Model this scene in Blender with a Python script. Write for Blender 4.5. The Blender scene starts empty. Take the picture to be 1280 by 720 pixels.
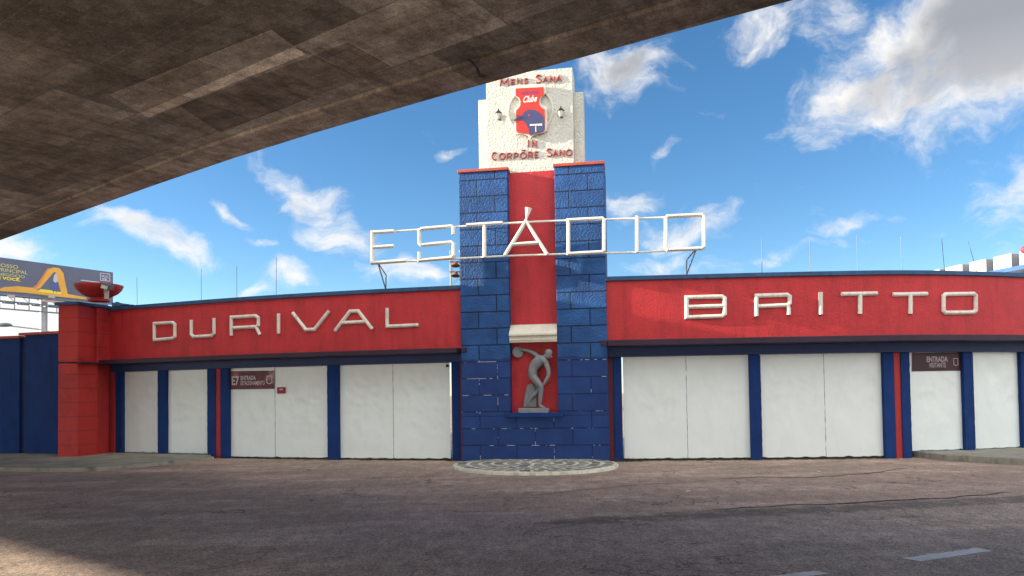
import bpy, bmesh, math, random
from mathutils import Vector, Matrix, noise
random.seed(7)
R = math.radians
scene = bpy.context.scene
C = scene.collection

# ---------------------------------------------------------------- camera, sky, sun, exposure
EYE = Vector((0, 0, 1.65))
FPX = 924.0
PITCH, ROLL, SHIFT = R(1.65), R(-0.83), 0.0823
cd = bpy.data.cameras.new('camera'); cam = bpy.data.objects.new('camera', cd); C.objects.link(cam)
cd.sensor_width = 36; cd.lens = FPX / 1280 * 36; cd.shift_y = SHIFT
cd.clip_start = 0.05; cd.clip_end = 3000
CR = Matrix.Rotation(R(90) + PITCH, 3, 'X') @ Matrix.Rotation(ROLL, 3, 'Z')
cam.matrix_world = Matrix.Translation(EYE) @ CR.to_4x4()
scene.camera = cam

SUN_TRAVEL = Vector((4, 0.0, -1.0)).normalized()
SUN_EL = math.asin(-SUN_TRAVEL.z)
SUN_AZ = math.atan2(-SUN_TRAVEL.x, -SUN_TRAVEL.y)      # clockwise from +Y
sd = bpy.data.lights.new('sun', 'SUN'); sd.energy = 5.0; sd.angle = R(0.5); sd.color = (1.0, 0.88, 0.68)
so = bpy.data.objects.new('sun', sd); C.objects.link(so)
so.rotation_euler = SUN_TRAVEL.to_track_quat('-Z', 'Y').to_euler()

vs = scene.view_settings
vs.view_transform = 'Standard'; vs.look = 'None'; vs.gamma = 1; vs.use_curve_mapping = False
vs.exposure = 1.45

def ray(px, py):
    v = Vector(((px - 640) / FPX, (360 - py) / FPX + SHIFT * 1280 / FPX, -1.0))
    return (CR @ v).normalized()

world = bpy.data.worlds.new('World'); scene.world = world; world.use_nodes = True
wn = world.node_tree.nodes; wl = world.node_tree.links; wn.clear()
def N(nodes, t, **k):
    n = nodes.new(t)
    for a, b in k.items(): setattr(n, a, b)
    return n
def mth(nt, op, a, b=None, c=None, clamp=False):
    n = nt.nodes.new('ShaderNodeMath'); n.operation = op; n.use_clamp = clamp
    for i, v in enumerate((a, b, c)):
        if v is None: continue
        if isinstance(v, (int, float)): n.inputs[i].default_value = v
        else: nt.links.new(v, n.inputs[i])
    return n.outputs[0]
def build_world():
    nt = world.node_tree
    out = N(wn, 'ShaderNodeOutputWorld'); bg = N(wn, 'ShaderNodeBackground'); bg.inputs[1].default_value = 0.15
    sky = N(wn, 'ShaderNodeTexSky'); sky.sky_type = 'NISHITA'; sky.sun_disc = False
    sky.sun_elevation = SUN_EL; sky.sun_rotation = SUN_AZ
    sky.air_density = 0.85; sky.dust_density = 0.05; sky.ozone_density = 1.6; sky.altitude = 900
    hs = N(wn, 'ShaderNodeHueSaturation'); hs.inputs['Saturation'].default_value = 1.24; hs.inputs['Value'].default_value = 0.56
    wl.new(sky.outputs[0], hs.inputs['Color'])
    tc = N(wn, 'ShaderNodeTexCoord'); sp = N(wn, 'ShaderNodeSeparateXYZ'); wl.new(tc.outputs['Generated'], sp.inputs[0])
    az = mth(nt, 'ARCTAN2', sp.outputs[0], sp.outputs[1]); el = mth(nt, 'ARCSINE', sp.outputs[2])
    ae = N(wn, 'ShaderNodeCombineXYZ'); wl.new(az, ae.inputs[0]); wl.new(el, ae.inputs[1])
    # warp
    nz = N(wn, 'ShaderNodeTexNoise'); nz.inputs['Scale'].default_value = 9; nz.inputs['Detail'].default_value = 6
    wl.new(ae.outputs[0], nz.inputs['Vector'])
    sub = N(wn, 'ShaderNodeVectorMath', operation='SUBTRACT'); wl.new(nz.outputs['Color'], sub.inputs[0]); sub.inputs[1].default_value = (.5, .5, .5)
    scl = N(wn, 'ShaderNodeVectorMath', operation='SCALE'); wl.new(sub.outputs[0], scl.inputs[0]); scl.inputs['Scale'].default_value = 0.11
    add = N(wn, 'ShaderNodeVectorMath', operation='ADD'); wl.new(ae.outputs[0], add.inputs[0]); wl.new(scl.outputs[0], add.inputs[1])
    clouds = [  # px, py, rx, ry, tilt(deg, + = down to the right), strength
        (190, 288, 105, 30, 18, .95), (140, 262, 50, 14, 14, .8), (288, 262, 32, 13, 22, .8),
        (352, 212, 55, 17, 12, .75), (392, 255, 52, 36, 38, 1.0), (430, 305, 60, 32, 15, 1.0), (500, 345, 70, 22, 0, .95),
        (336, 305, 30, 7, 22, .7), (376, 348, 34, 22, 10, .85), (318, 360, 24, 13, 0, .8),
        (565, 180, 30, 11, -32, .75), (775, 82, 78, 42, -8, 1.15), (790, 248, 46, 24, 0, .85), (858, 284, 66, 30, 0, .95),
        (818, 332, 60, 18, -5, .9), (950, 330, 150, 15, -8, .6), (1060, 280, 70, 12, -22, .6),
        (960, 30, 70, 40, 8, .9), (1040, 25, 60, 40, 0, .7), (1120, 105, 150, 46, -14, 1.1), (1260, 45, 190, 95, -8, 1.55),
        (835, 185, 22, 8, -20, .45), (862, 138, 30, 8, 10, .5), (893, 142, 22, 7, 0, .45), (990, 208, 18, 10, 10, .3),
        (15, 405, 120, 60, 0, 1.5), (-150, 250, 200, 60, 10, 1.0), (1450, 200, 200, 80, 0, 1.0), (240, 420, 200, 24, 0, .9)]
    acc = None
    for (px, py, rx, ry, tl, st) in clouds:
        d = ray(px, py); a0 = math.atan2(d.x, d.y); e0 = math.asin(d.z)
        mp = N(wn, 'ShaderNodeMapping', vector_type='TEXTURE')
        mp.inputs['Location'].default_value = (a0, e0, 0); mp.inputs['Rotation'].default_value = (0, 0, R(-tl))
        mp.inputs['Scale'].default_value = (rx / FPX, ry / FPX, 1)
        wl.new(add.outputs[0], mp.inputs[0])
        ln = N(wn, 'ShaderNodeVectorMath', operation='LENGTH'); wl.new(mp.outputs[0], ln.inputs[0])
        m = N(wn, 'ShaderNodeMapRange', interpolation_type='SMOOTHSTEP'); wl.new(ln.outputs['Value'], m.inputs[0])
        m.inputs[1].default_value = 0.15; m.inputs[2].default_value = 1.35; m.inputs[3].default_value = st; m.inputs[4].default_value = 0
        acc = m.outputs[0] if acc is None else mth(nt, 'MAXIMUM', acc, m.outputs[0])
    # elsewhere in the sky: scattered clouds
    f1 = N(wn, 'ShaderNodeTexNoise'); f1.inputs['Scale'].default_value = 14; f1.inputs['Detail'].default_value = 10; f1.inputs['Roughness'].default_value = .62
    mp = N(wn, 'ShaderNodeMapping'); mp.inputs['Scale'].default_value = (1, 1.7, 1); wl.new(add.outputs[0], mp.inputs[0]); wl.new(mp.outputs[0], f1.inputs['Vector'])
    mask = mth(nt, 'ADD', acc, mth(nt, 'MULTIPLY', mth(nt, 'SUBTRACT', f1.outputs['Fac'], .5), 2.3))
    mr = N(wn, 'ShaderNodeMapRange', interpolation_type='SMOOTHSTEP'); wl.new(mask, mr.inputs[0])
    mr.inputs[1].default_value = .28; mr.inputs[2].default_value = 1.35
    # grey bellies of the thick cloud
    f2 = N(wn, 'ShaderNodeTexNoise'); f2.inputs['Scale'].default_value = 7; f2.inputs['Detail'].default_value = 6; wl.new(add.outputs[0], f2.inputs['Vector'])
    thick = N(wn, 'ShaderNodeMapRange', interpolation_type='SMOOTHSTEP'); wl.new(mth(nt, 'ADD', acc, mth(nt, 'MULTIPLY', mth(nt, 'SUBTRACT', f2.outputs['Fac'], .5), 1.6)), thick.inputs[0])
    thick.inputs[1].default_value = .80; thick.inputs[2].default_value = 1.35
    up = N(wn, 'ShaderNodeMapRange'); wl.new(el, up.inputs[0]); up.inputs[1].default_value = .12; up.inputs[2].default_value = .4
    cc = N(wn, 'ShaderNodeMix', data_type='RGBA'); cc.inputs['A'].default_value = (CLOUD, CLOUD * .98, CLOUD * .95, 1); cc.inputs['B'].default_value = (CLOUD * .37, CLOUD * .39, CLOUD * .44, 1)
    wl.new(mth(nt, 'MULTIPLY', thick.outputs[0], up.outputs[0]), cc.inputs['Factor'])
    mx = N(wn, 'ShaderNodeMix', data_type='RGBA'); wl.new(mr.outputs[0], mx.inputs['Factor']); wl.new(hs.outputs[0], mx.inputs['A']); wl.new(cc.outputs['Result'], mx.inputs['B'])
    # unseen bright cloud deck added behind the camera as fill light
    rear = N(wn, 'ShaderNodeMapRange', interpolation_type='SMOOTHSTEP'); wl.new(sp.outputs[1], rear.inputs[0]); rear.inputs[1].default_value = .05; rear.inputs[2].default_value = -.35
    f3 = N(wn, 'ShaderNodeTexNoise'); f3.inputs['Scale'].default_value = 3.5; f3.inputs['Detail'].default_value = 7; wl.new(tc.outputs['Generated'], f3.inputs['Vector'])
    rm = N(wn, 'ShaderNodeMapRange', interpolation_type='SMOOTHSTEP'); wl.new(f3.outputs['Fac'], rm.inputs[0]); rm.inputs[1].default_value = .34; rm.inputs[2].default_value = .52
    mx2 = N(wn, 'ShaderNodeMix', data_type='RGBA'); wl.new(mth(nt, 'MULTIPLY', rear.outputs[0], rm.outputs[0]), mx2.inputs['Factor']); wl.new(mx.outputs['Result'], mx2.inputs['A']); mx2.inputs['B'].default_value = (REAR_FILL, REAR_FILL * .97, REAR_FILL * .90, 1)
    wl.new(mx2.outputs['Result'], bg.inputs[0]); wl.new(bg.outputs[0], out.inputs[0])
CLOUD = 2.6; REAR_FILL = 6.6
build_world()

# ---------------------------------------------------------------- materials
def mat(name, col, rough=.7, var=.12, vscale=3.0, bump=0.0, bscale=40.0, metal=0.0, dirt=None, dirt_amt=.5, dscale=1.2, spec=.4, bump2=0.0, b2scale=6.0):
    m = bpy.data.materials.new(name); m.use_nodes = True
    nt = m.node_tree; b = nt.nodes['Principled BSDF']
    b.inputs['Roughness'].default_value = rough; b.inputs['Metallic'].default_value = metal
    b.inputs['Specular IOR Level'].default_value = spec
    g = nt.nodes.new('ShaderNodeNewGeometry')
    n1 = nt.nodes.new('ShaderNodeTexNoise'); n1.inputs['Scale'].default_value = vscale; n1.inputs['Detail'].default_value = 7; n1.inputs['Roughness'].default_value = .65
    nt.links.new(g.outputs['Position'], n1.inputs['Vector'])
    cr = nt.nodes.new('ShaderNodeValToRGB')
    e = cr.color_ramp.elements
    e[0].position = .3; e[1].position = .7
    e[0].color = tuple(c * (1 - var) for c in col) + (1,); e[1].color = tuple(min(1, c * (1 + var)) for c in col) + (1,)
    nt.links.new(n1.outputs['Fac'], cr.inputs[0])
    colout = cr.outputs[0]
    if dirt:
        n2 = nt.nodes.new('ShaderNodeTexNoise'); n2.inputs['Scale'].default_value = dscale; n2.inputs['Detail'].default_value = 9; n2.inputs['Roughness'].default_value = .72
        mp = nt.nodes.new('ShaderNodeMapping'); mp.inputs['Location'].default_value = (3.1, 7.7, 1.3); mp.inputs['Scale'].default_value = (1, 1, .45)
        nt.links.new(g.outputs['Position'], mp.inputs[0]); nt.links.new(mp.outputs[0], n2.inputs['Vector'])
        mr = nt.nodes.new('ShaderNodeMapRange'); mr.inputs[1].default_value = .5; mr.inputs[2].default_value = .72; mr.inputs[4].default_value = dirt_amt
        nt.links.new(n2.outputs['Fac'], mr.inputs[0])
        mx = nt.nodes.new('ShaderNodeMix'); mx.data_type = 'RGBA'
        nt.links.new(mr.outputs[0], mx.inputs['Factor']); nt.links.new(colout, mx.inputs['A']); mx.inputs['B'].default_value = tuple(dirt) + (1,)
        colout = mx.outputs['Result']
    if name in ('red_stucco', 'red_paint', 'blue_paint', 'letter_paint'):
        mp5 = nt.nodes.new('ShaderNodeMapping'); mp5.inputs['Scale'].default_value = (3.2, 3.2, .35); nt.links.new(g.outputs['Position'], mp5.inputs[0])
        n5 = nt.nodes.new('ShaderNodeTexNoise'); n5.inputs['Scale'].default_value = 1.6; n5.inputs['Detail'].default_value = 8; n5.inputs['Roughness'].default_value = .7; nt.links.new(mp5.outputs[0], n5.inputs['Vector'])
        m5 = nt.nodes.new('ShaderNodeMapRange'); m5.inputs[1].default_value = .5; m5.inputs[2].default_value = .75; m5.inputs[4].default_value = .55; nt.links.new(n5.outputs['Fac'], m5.inputs[0])
        x5 = nt.nodes.new('ShaderNodeMix'); x5.data_type = 'RGBA'; nt.links.new(m5.outputs[0], x5.inputs['Factor']); nt.links.new(colout, x5.inputs['A']); x5.inputs['B'].default_value = tuple(c * .45 for c in col) + (1,)
        n6 = nt.nodes.new('ShaderNodeTexNoise'); n6.inputs['Scale'].default_value = 7; n6.inputs['Detail'].default_value = 6; n6.inputs['Roughness'].default_value = .75; nt.links.new(g.outputs['Position'], n6.inputs['Vector'])
        m6 = nt.nodes.new('ShaderNodeMapRange'); m6.inputs[1].default_value = .60; m6.inputs[2].default_value = .68; m6.inputs[4].default_value = .22; nt.links.new(n6.outputs['Fac'], m6.inputs[0])
        x6 = nt.nodes.new('ShaderNodeMix'); x6.data_type = 'RGBA'; nt.links.new(m6.outputs[0], x6.inputs['Factor']); nt.links.new(x5.outputs['Result'], x6.inputs['A']); x6.inputs['B'].default_value = tuple(min(1, c * 1.25 + .05) for c in col) + (1,)
        colout = x6.outputs['Result']
    nt.links.new(colout, b.inputs['Base Color'])
    if bump:
        n3 = nt.nodes.new('ShaderNodeTexNoise'); n3.inputs['Scale'].default_value = bscale; n3.inputs['Detail'].default_value = 4
        nt.links.new(g.outputs['Position'], n3.inputs['Vector'])
        bp = nt.nodes.new('ShaderNodeBump'); bp.inputs['Strength'].default_value = 1; bp.inputs['Distance'].default_value = bump
        nt.links.new(n3.outputs['Fac'], bp.inputs['Height'])
        last = bp
        if bump2:
            n4 = nt.nodes.new('ShaderNodeTexNoise'); n4.inputs['Scale'].default_value = b2scale; n4.inputs['Detail'].default_value = 2
            nt.links.new(g.outputs['Position'], n4.inputs['Vector'])
            b2 = nt.nodes.new('ShaderNodeBump'); b2.inputs['Strength'].default_value = 1; b2.inputs['Distance'].default_value = bump2
            nt.links.new(n4.outputs['Fac'], b2.inputs['Height']); nt.links.new(bp.outputs[0], b2.inputs['Normal']); last = b2
        nt.links.new(last.outputs[0], b.inputs['Normal'])
    m['out'] = 0
    return m

RED = (.46, .024, .032); BLUE = (.012, .050, .205)
M_red = mat('red_stucco', RED, .6, .12, 2.5, .010, 22, dirt=(.16, .012, .016), dirt_amt=.4, dscale=1.8, bump2=.004, b2scale=70)
M_redsm = mat('red_paint', (.38, .022, .024), .6, .12, 2.0, .003, 60, dirt=(.13, .015, .016), dirt_amt=.7, dscale=2.2)
M_redcap = mat('red_cap_paint', (.42, .07, .045), .7, .2, 6, .004, 40, dirt=(.2, .1, .08), dirt_amt=.6, dscale=5)
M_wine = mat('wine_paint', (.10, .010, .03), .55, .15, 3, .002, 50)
M_blue = mat('blue_paint', (.009, .036, .155), .75, .15, 3, .002, 50, dirt=(.006, .02, .07), dirt_amt=.5, spec=.15)
M_bluecop = mat('coping_paint', (.022, .075, .18), .6, .2, 4, .003, 30, dirt=(.01, .02, .04), dirt_amt=.7, dscale=3)
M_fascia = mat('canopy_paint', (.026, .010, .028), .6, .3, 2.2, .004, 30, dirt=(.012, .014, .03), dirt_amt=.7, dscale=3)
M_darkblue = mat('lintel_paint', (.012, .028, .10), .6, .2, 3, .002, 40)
M_white = mat('white_stucco', (.58, .58, .53), .8, .06, 2, .038, 19, dirt=(.42, .40, .34), dirt_amt=.45, dscale=2.5, bump2=.006, b2scale=60)
M_whitesm = mat('white_plaster', (.66, .63, .54), .7, .07, 4, .002, 40, dirt=(.35, .32, .26), dirt_amt=.4, dscale=4)
M_letter = mat('letter_paint', (.70, .68, .62), .45, .08, 9, .0015, 60, dirt=(.30, .25, .19), dirt_amt=.5, dscale=9)
M_sheet = mat('white_sheet_metal', (.70, .765, .77), .34, .03, 1.3, dirt=(.60, .63, .60), dirt_amt=.4, dscale=3.4, spec=.6)
M_grey = mat('statue_grey', (.19, .205, .225), .55, .12, 9, .003, 50, dirt=(.08, .085, .10), dirt_amt=.5, dscale=12)
M_black = mat('black_iron', (.012, .012, .012), .5, .2, 8, .001, 60)
M_glass = mat('lamp_glass', (.5, .48, .42), .2, .1, 8)
M_galv = mat('galvanised_steel', (.30, .32, .34), .45, .15, 6, .001, 60, metal=.6, dirt=(.16, .14, .12), dirt_amt=.4, dscale=6)
M_rod = mat('dark_rod', (.13, .15, .19), .5, .2, 8)
M_rust = mat('rusty_metal', (.22, .09, .04), .8, .3, 18, .002, 60)
M_kerb = mat('kerb_stone', (.27, .25, .21), .85, .18, 4, .006, 25, dirt=(.07, .08, .05), dirt_amt=.8, dscale=4)
M_pave = mat('pavement_concrete', (.31, .29, .235), .9, .22, 1.6, .006, 30, dirt=(.08, .09, .055), dirt_amt=.7, dscale=1.5)
M_line = mat('road_paint', (.80, .77, .70), .7, .08, 5, .002, 80, dirt=(.45, .42, .38), dirt_amt=.6, dscale=9)
M_weed = mat('weed_green', (.05, .07, .025), .8, .3, 8)
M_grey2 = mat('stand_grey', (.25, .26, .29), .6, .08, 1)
M_standw = mat('stand_white', (.42, .40, .36), .6, .08, 1, dirt=(.4, .36, .3), dirt_amt=.4, dscale=.6)
M_bluemetal = mat('blue_metal', (.03, .10, .28), .45, .12, 1)
def flat(name, col, rough=.6): return mat(name, col, rough, .05, 6)

def M_block():
    """painted blockwork: wide rough blocks, tooled joints, lime bleeding from the lower joints"""
    m = bpy.data.materials.new('blue_blockwork'); m.use_nodes = True; nt = m.node_tree; b = nt.nodes['Principled BSDF']
    b.inputs['Roughness'].default_value = .6; b.inputs['Specular IOR Level'].default_value = .25
    g = nt.nodes.new('ShaderNodeNewGeometry'); tc = nt.nodes.new('ShaderNodeTexCoord')
    sp = nt.nodes.new('ShaderNodeSeparateXYZ'); nt.links.new(tc.outputs['Object'], sp.inputs[0])
    cb = nt.nodes.new('ShaderNodeCombineXYZ'); nt.links.new(mth(nt, 'ADD', sp.outputs[0], sp.outputs[1]), cb.inputs[0]); nt.links.new(sp.outputs[2], cb.inputs[1])
    def brick(mort, smooth):
        br = nt.nodes.new('ShaderNodeTexBrick'); nt.links.new(cb.outputs[0], br.inputs['Vector'])
        br.inputs['Scale'].default_value = 1; br.inputs['Brick Width'].default_value = .90; br.inputs['Row Height'].default_value = .405
        br.inputs['Mortar Size'].default_value = mort; br.inputs['Mortar Smooth'].default_value = smooth
        br.inputs['Color1'].default_value = (.85, .85, .85, 1); br.inputs['Color2'].default_value = (1.1, 1.1, 1.1, 1); br.inputs['Mortar'].default_value = (.20, .20, .22, 1)
        return br
    b1 = brick(.016, .3); b2 = brick(.0065, .1)
    n1 = nt.nodes.new('ShaderNodeTexNoise'); n1.inputs['Scale'].default_value = 2.2; n1.inputs['Detail'].default_value = 8; nt.links.new(g.outputs['Position'], n1.inputs['Vector'])
    cr = nt.nodes.new('ShaderNodeValToRGB'); cr.color_ramp.elements[0].position = .3; cr.color_ramp.elements[1].position = .7
    cr.color_ramp.elements[0].color = (.012, .052, .175, 1); cr.color_ramp.elements[1].color = (.021, .095, .29, 1)
    nt.links.new(n1.outputs['Fac'], cr.inputs[0])
    mul = nt.nodes.new('ShaderNodeMix'); mul.data_type = 'RGBA'; mul.blend_type = 'MULTIPLY'; mul.inputs['Factor'].default_value = 1
    nt.links.new(cr.outputs[0], mul.inputs['A']); nt.links.new(b1.outputs['Color'], mul.inputs['B'])
    # viaduct shade put into the colour: deeper blue lower field up to about 2.7 m
    gz = nt.nodes.new('ShaderNodeSeparateXYZ'); nt.links.new(g.outputs['Position'], gz.inputs[0])
    low = mth(nt, 'LESS_THAN', mth(nt, 'ADD', gz.outputs[2], mth(nt, 'MULTIPLY', n1.outputs['Fac'], .15)), 2.58)
    lowshade = nt.nodes.new('ShaderNodeMix'); lowshade.data_type = 'RGBA'
    nt.links.new(mth(nt, 'MULTIPLY', low, .62), lowshade.inputs['Factor']); nt.links.new(mul.outputs['Result'], lowshade.inputs['A']); lowshade.inputs['B'].default_value = (.009, .022, .125, 1)
    # lime
    n2 = nt.nodes.new('ShaderNodeTexNoise'); n2.inputs['Scale'].default_value = 3.6; n2.inputs['Detail'].default_value = 5; n2.inputs['Roughness'].default_value = .7; nt.links.new(g.outputs['Position'], n2.inputs['Vector'])
    lime = mth(nt, 'MULTIPLY', mth(nt, 'MULTIPLY', b2.outputs['Fac'], mth(nt, 'GREATER_THAN', n2.outputs['Fac'], .555)), mth(nt, 'LESS_THAN', gz.outputs[2], 2.55))
    mx = nt.nodes.new('ShaderNodeMix'); mx.data_type = 'RGBA'; nt.links.new(mth(nt, 'MULTIPLY', lime, .8), mx.inputs['Factor'])
    nt.links.new(lowshade.outputs['Result'], mx.inputs['A']); mx.inputs['B'].default_value = (.50, .52, .55, 1)
    nt.links.new(mx.outputs['Result'], b.inputs['Base Color'])
    n3 = nt.nodes.new('ShaderNodeTexNoise'); n3.inputs['Scale'].default_value = 23; n3.inputs['Detail'].default_value = 3; nt.links.new(g.outputs['Position'], n3.inputs['Vector'])
    h = mth(nt, 'SUBTRACT', mth(nt, 'MULTIPLY', n3.outputs['Fac'], mth(nt, 'MULTIPLY_ADD', low, -.017, .026)), mth(nt, 'MULTIPLY', b1.outputs['Fac'], .016))
    bp = nt.nodes.new('ShaderNodeBump'); bp.inputs['Distance'].default_value = 1; nt.links.new(h, bp.inputs['Height']); nt.links.new(bp.outputs[0], b.inputs['Normal'])
    return m
M_blk = M_block()

def M_coursed():
    m = mat('red_coursed_block', (.40, .024, .022), .6, .1, 2, .003, 50, dirt=(.07, .008, .012), dirt_amt=.75, dscale=1.6)
    nt = m.node_tree; b = nt.nodes['Principled BSDF']
    g = nt.nodes.new('ShaderNodeNewGeometry'); sp = nt.nodes.new('ShaderNodeSeparateXYZ'); nt.links.new(g.outputs['Position'], sp.inputs[0])
    fr = mth(nt, 'FRACT', mth(nt, 'MULTIPLY', sp.outputs[2], 2.55))
    gr = mth(nt, 'LESS_THAN', fr, .05)
    src = b.inputs['Base Color'].links[0].from_socket
    mx = nt.nodes.new('ShaderNodeMix'); mx.data_type = 'RGBA'; nt.links.new(mth(nt, 'MULTIPLY', gr, .55), mx.inputs['Factor']); nt.links.new(src, mx.inputs['A']); mx.inputs['B'].default_value = (.06, .008, .01, 1)
    nt.links.new(mx.outputs['Result'], b.inputs['Base Color'])
    return m
M_course = M_coursed()

def M_asphalt(name, c1, c2, worn):
    m = bpy.data.materials.new(name); m.use_nodes = True; nt = m.node_tree; b = nt.nodes['Principled BSDF']
    b.inputs['Roughness'].default_value = .82; b.inputs['Specular IOR Level'].default_value = .35
    g = nt.nodes.new('ShaderNodeNewGeometry'); pos = g.outputs['Position']
    def noi(s, d=6, r=.6, sc=(1, 1, 1)):
        mp = nt.nodes.new('ShaderNodeMapping'); mp.inputs['Scale'].default_value = sc; mp.inputs['Rotation'].default_value = (0, 0, R(-10)); nt.links.new(pos, mp.inputs[0])
        n = nt.nodes.new('ShaderNodeTexNoise'); n.inputs['Scale'].default_value = s; n.inputs['Detail'].default_value = d; n.inputs['Roughness'].default_value = r
        nt.links.new(mp.outputs[0], n.inputs['Vector']); return n.outputs['Fac']
    def ramp(f, a, b_, p0=.35, p1=.65):
        cr = nt.nodes.new('ShaderNodeValToRGB'); cr.color_ramp.elements[0].position = p0; cr.color_ramp.elements[1].position = p1
        cr.color_ramp.elements[0].color = tuple(a) + (1,); cr.color_ramp.elements[1].color = tuple(b_) + (1,); nt.links.new(f, cr.inputs[0]); return cr.outputs[0]
    def mix(f, a, b_, blend='MIX'):
        mx = nt.nodes.new('ShaderNodeMix'); mx.data_type = 'RGBA'; mx.blend_type = blend
        for s, v in ((mx.inputs['Factor'], f), (mx.inputs['A'], a), (mx.inputs['B'], b_)):
            if isinstance(v, (int, float)): s.default_value = v
            elif isinstance(v, tuple): s.default_value = v + (1,)
            else: nt.links.new(v, s)
        return mx.outputs['Result']
    base = ramp(noi(.45, 7, .65, (.5, 1.2, 1)), c1, c2)
    # streaks along the traffic
    st = noi(1.6, 6, .7, (.45, .8, 1)); base = mix(mth(nt, 'MULTIPLY', mth(nt, 'SUBTRACT', st, .4, clamp=True), 1.0, clamp=True), base, tuple(c * .62 for c in c1))
    # pale dust
    du = noi(.9, 8, .7, (.4, 1, 1)); base = mix(mth(nt, 'MULTIPLY', mth(nt, 'SUBTRACT', du, .5, clamp=True), worn * 3.2, clamp=True), base, tuple(min(1, c * 1.7 + .02) for c in c2))
    # aggregate grain
    gr = noi(95, 3, .7); base = mix(1, base, ramp(gr, (.42, .42, .42), (1.8, 1.74, 1.68), .34, .68), 'MULTIPLY')
    gr2 = noi(22, 4, .7); base = mix(.9, base, ramp(gr2, (.62, .61, .60), (1.40, 1.36, 1.32), .3, .7), 'MULTIPLY')
    gr3 = noi(4.0, 7, .74, (1.2, .55, 1)); base = mix(.9, base, ramp(gr3, (.72, .71, .72), (1.32, 1.30, 1.26), .33, .67), 'MULTIPLY')
    vs_ = nt.nodes.new('ShaderNodeTexVoronoi'); vs_.inputs['Scale'].default_value = 42; vs_.inputs['Randomness'].default_value = 1; nt.links.new(pos, vs_.inputs['Vector'])
    sx = nt.nodes.new('ShaderNodeSeparateXYZ'); nt.links.new(vs_.outputs['Color'], sx.inputs[0])
    base = mix(mth(nt, 'MULTIPLY', mth(nt, 'LESS_THAN', vs_.outputs['Distance'], .42), mth(nt, 'MULTIPLY', mth(nt, 'GREATER_THAN', sx.outputs[0], .78), .5)), base, tuple(min(1, c * 1.9) for c in c2))
    base = mix(mth(nt, 'MULTIPLY', mth(nt, 'LESS_THAN', vs_.outputs['Distance'], .45), mth(nt, 'MULTIPLY', mth(nt, 'LESS_THAN', sx.outputs[0], .22), .6)), base, tuple(c * .35 for c in c1))
    vd = nt.nodes.new('ShaderNodeTexNoise'); vd.inputs['Scale'].default_value = 1.3; vd.inputs['Detail'].default_value = 9; vd.inputs['Roughness'].default_value = .78; nt.links.new(pos, vd.inputs['Vector'])
    oil = nt.nodes.new('ShaderNodeMapRange'); nt.links.new(vd.outputs['Fac'], oil.inputs[0]); oil.inputs[1].default_value = .60; oil.inputs[2].default_value = .66
    base = mix(mth(nt, 'MULTIPLY', oil.outputs[0], .30), base, tuple(c * .45 for c in c1))
    # fine cracks
    vo = nt.nodes.new('ShaderNodeTexVoronoi'); vo.feature = 'DISTANCE_TO_EDGE'; vo.inputs['Scale'].default_value = .55
    wv = nt.nodes.new('ShaderNodeVectorMath'); wv.operation = 'ADD'
    nn = nt.nodes.new('ShaderNodeTexNoise'); nn.inputs['Scale'].default_value = 1.7; nn.inputs['Detail'].default_value = 7; nt.links.new(pos, nn.inputs['Vector'])
    nt.links.new(pos, wv.inputs[0]); nt.links.new(nn.outputs['Color'], wv.inputs[1]); nt.links.new(wv.outputs[0], vo.inputs['Vector'])
    crk = mth(nt, 'MULTIPLY', mth(nt, 'LESS_THAN', vo.outputs[0], .008), mth(nt, 'GREATER_THAN', noi(.5, 3), .52))
    base = mix(mth(nt, 'MULTIPLY', crk, .55 * worn), base, (.02, .018, .016))
    # broken surface along the joint between plaza and road
    sp = nt.nodes.new('ShaderNodeSeparateXYZ'); nt.links.new(pos, sp.inputs[0])
    dl = mth(nt, 'ABSOLUTE', mth(nt, 'SUBTRACT', sp.outputs[1], mth(nt, 'MULTIPLY_ADD', sp.outputs[0], .20, 9.35)))
    near = nt.nodes.new('ShaderNodeMapRange'); near.interpolation_type = 'SMOOTHSTEP'; nt.links.new(dl, near.inputs[0]); near.inputs[1].default_value = .05; near.inputs[2].default_value = .95; near.inputs[3].default_value = 1; near.inputs[4].default_value = 0
    xr = nt.nodes.new('ShaderNodeMapRange'); nt.links.new(sp.outputs[0], xr.inputs[0]); xr.inputs[1].default_value = -1.2; xr.inputs[2].default_value = .8
    pat = mth(nt, 'MULTIPLY', mth(nt, 'MULTIPLY', near.outputs[0], xr.outputs[0]), noi(3.4, 10, .80, (.8, 1.0, 1)))
    pm = nt.nodes.new('ShaderNodeMapRange'); nt.links.new(pat, pm.inputs[0]); pm.inputs[1].default_value = .36; pm.inputs[2].default_value = .50
    base = mix(mth(nt, 'MULTIPLY', pm.outputs[0], .62), base, (.06, .05, .046))
    nt.links.new(base, b.inputs['Base Color'])
    h = mth(nt, 'ADD', mth(nt, 'MULTIPLY', gr, .006), mth(nt, 'ADD', mth(nt, 'MULTIPLY', noi(5, 4), .012), mth(nt, 'MULTIPLY', pm.outputs[0], -.006)))
    bp = nt.nodes.new('ShaderNodeBump'); bp.inputs['Distance'].default_value = 1; nt.links.new(h, bp.inputs['Height']); nt.links.new(bp.outputs[0], b.inputs['Normal'])
    return m
M_plaza = M_asphalt('reddish_asphalt', (.28, .215, .178), (.39, .300, .250), 1.0)
M_road = M_asphalt('grey_asphalt', (.305, .245, .208), (.40, .325, .278), .8)

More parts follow.
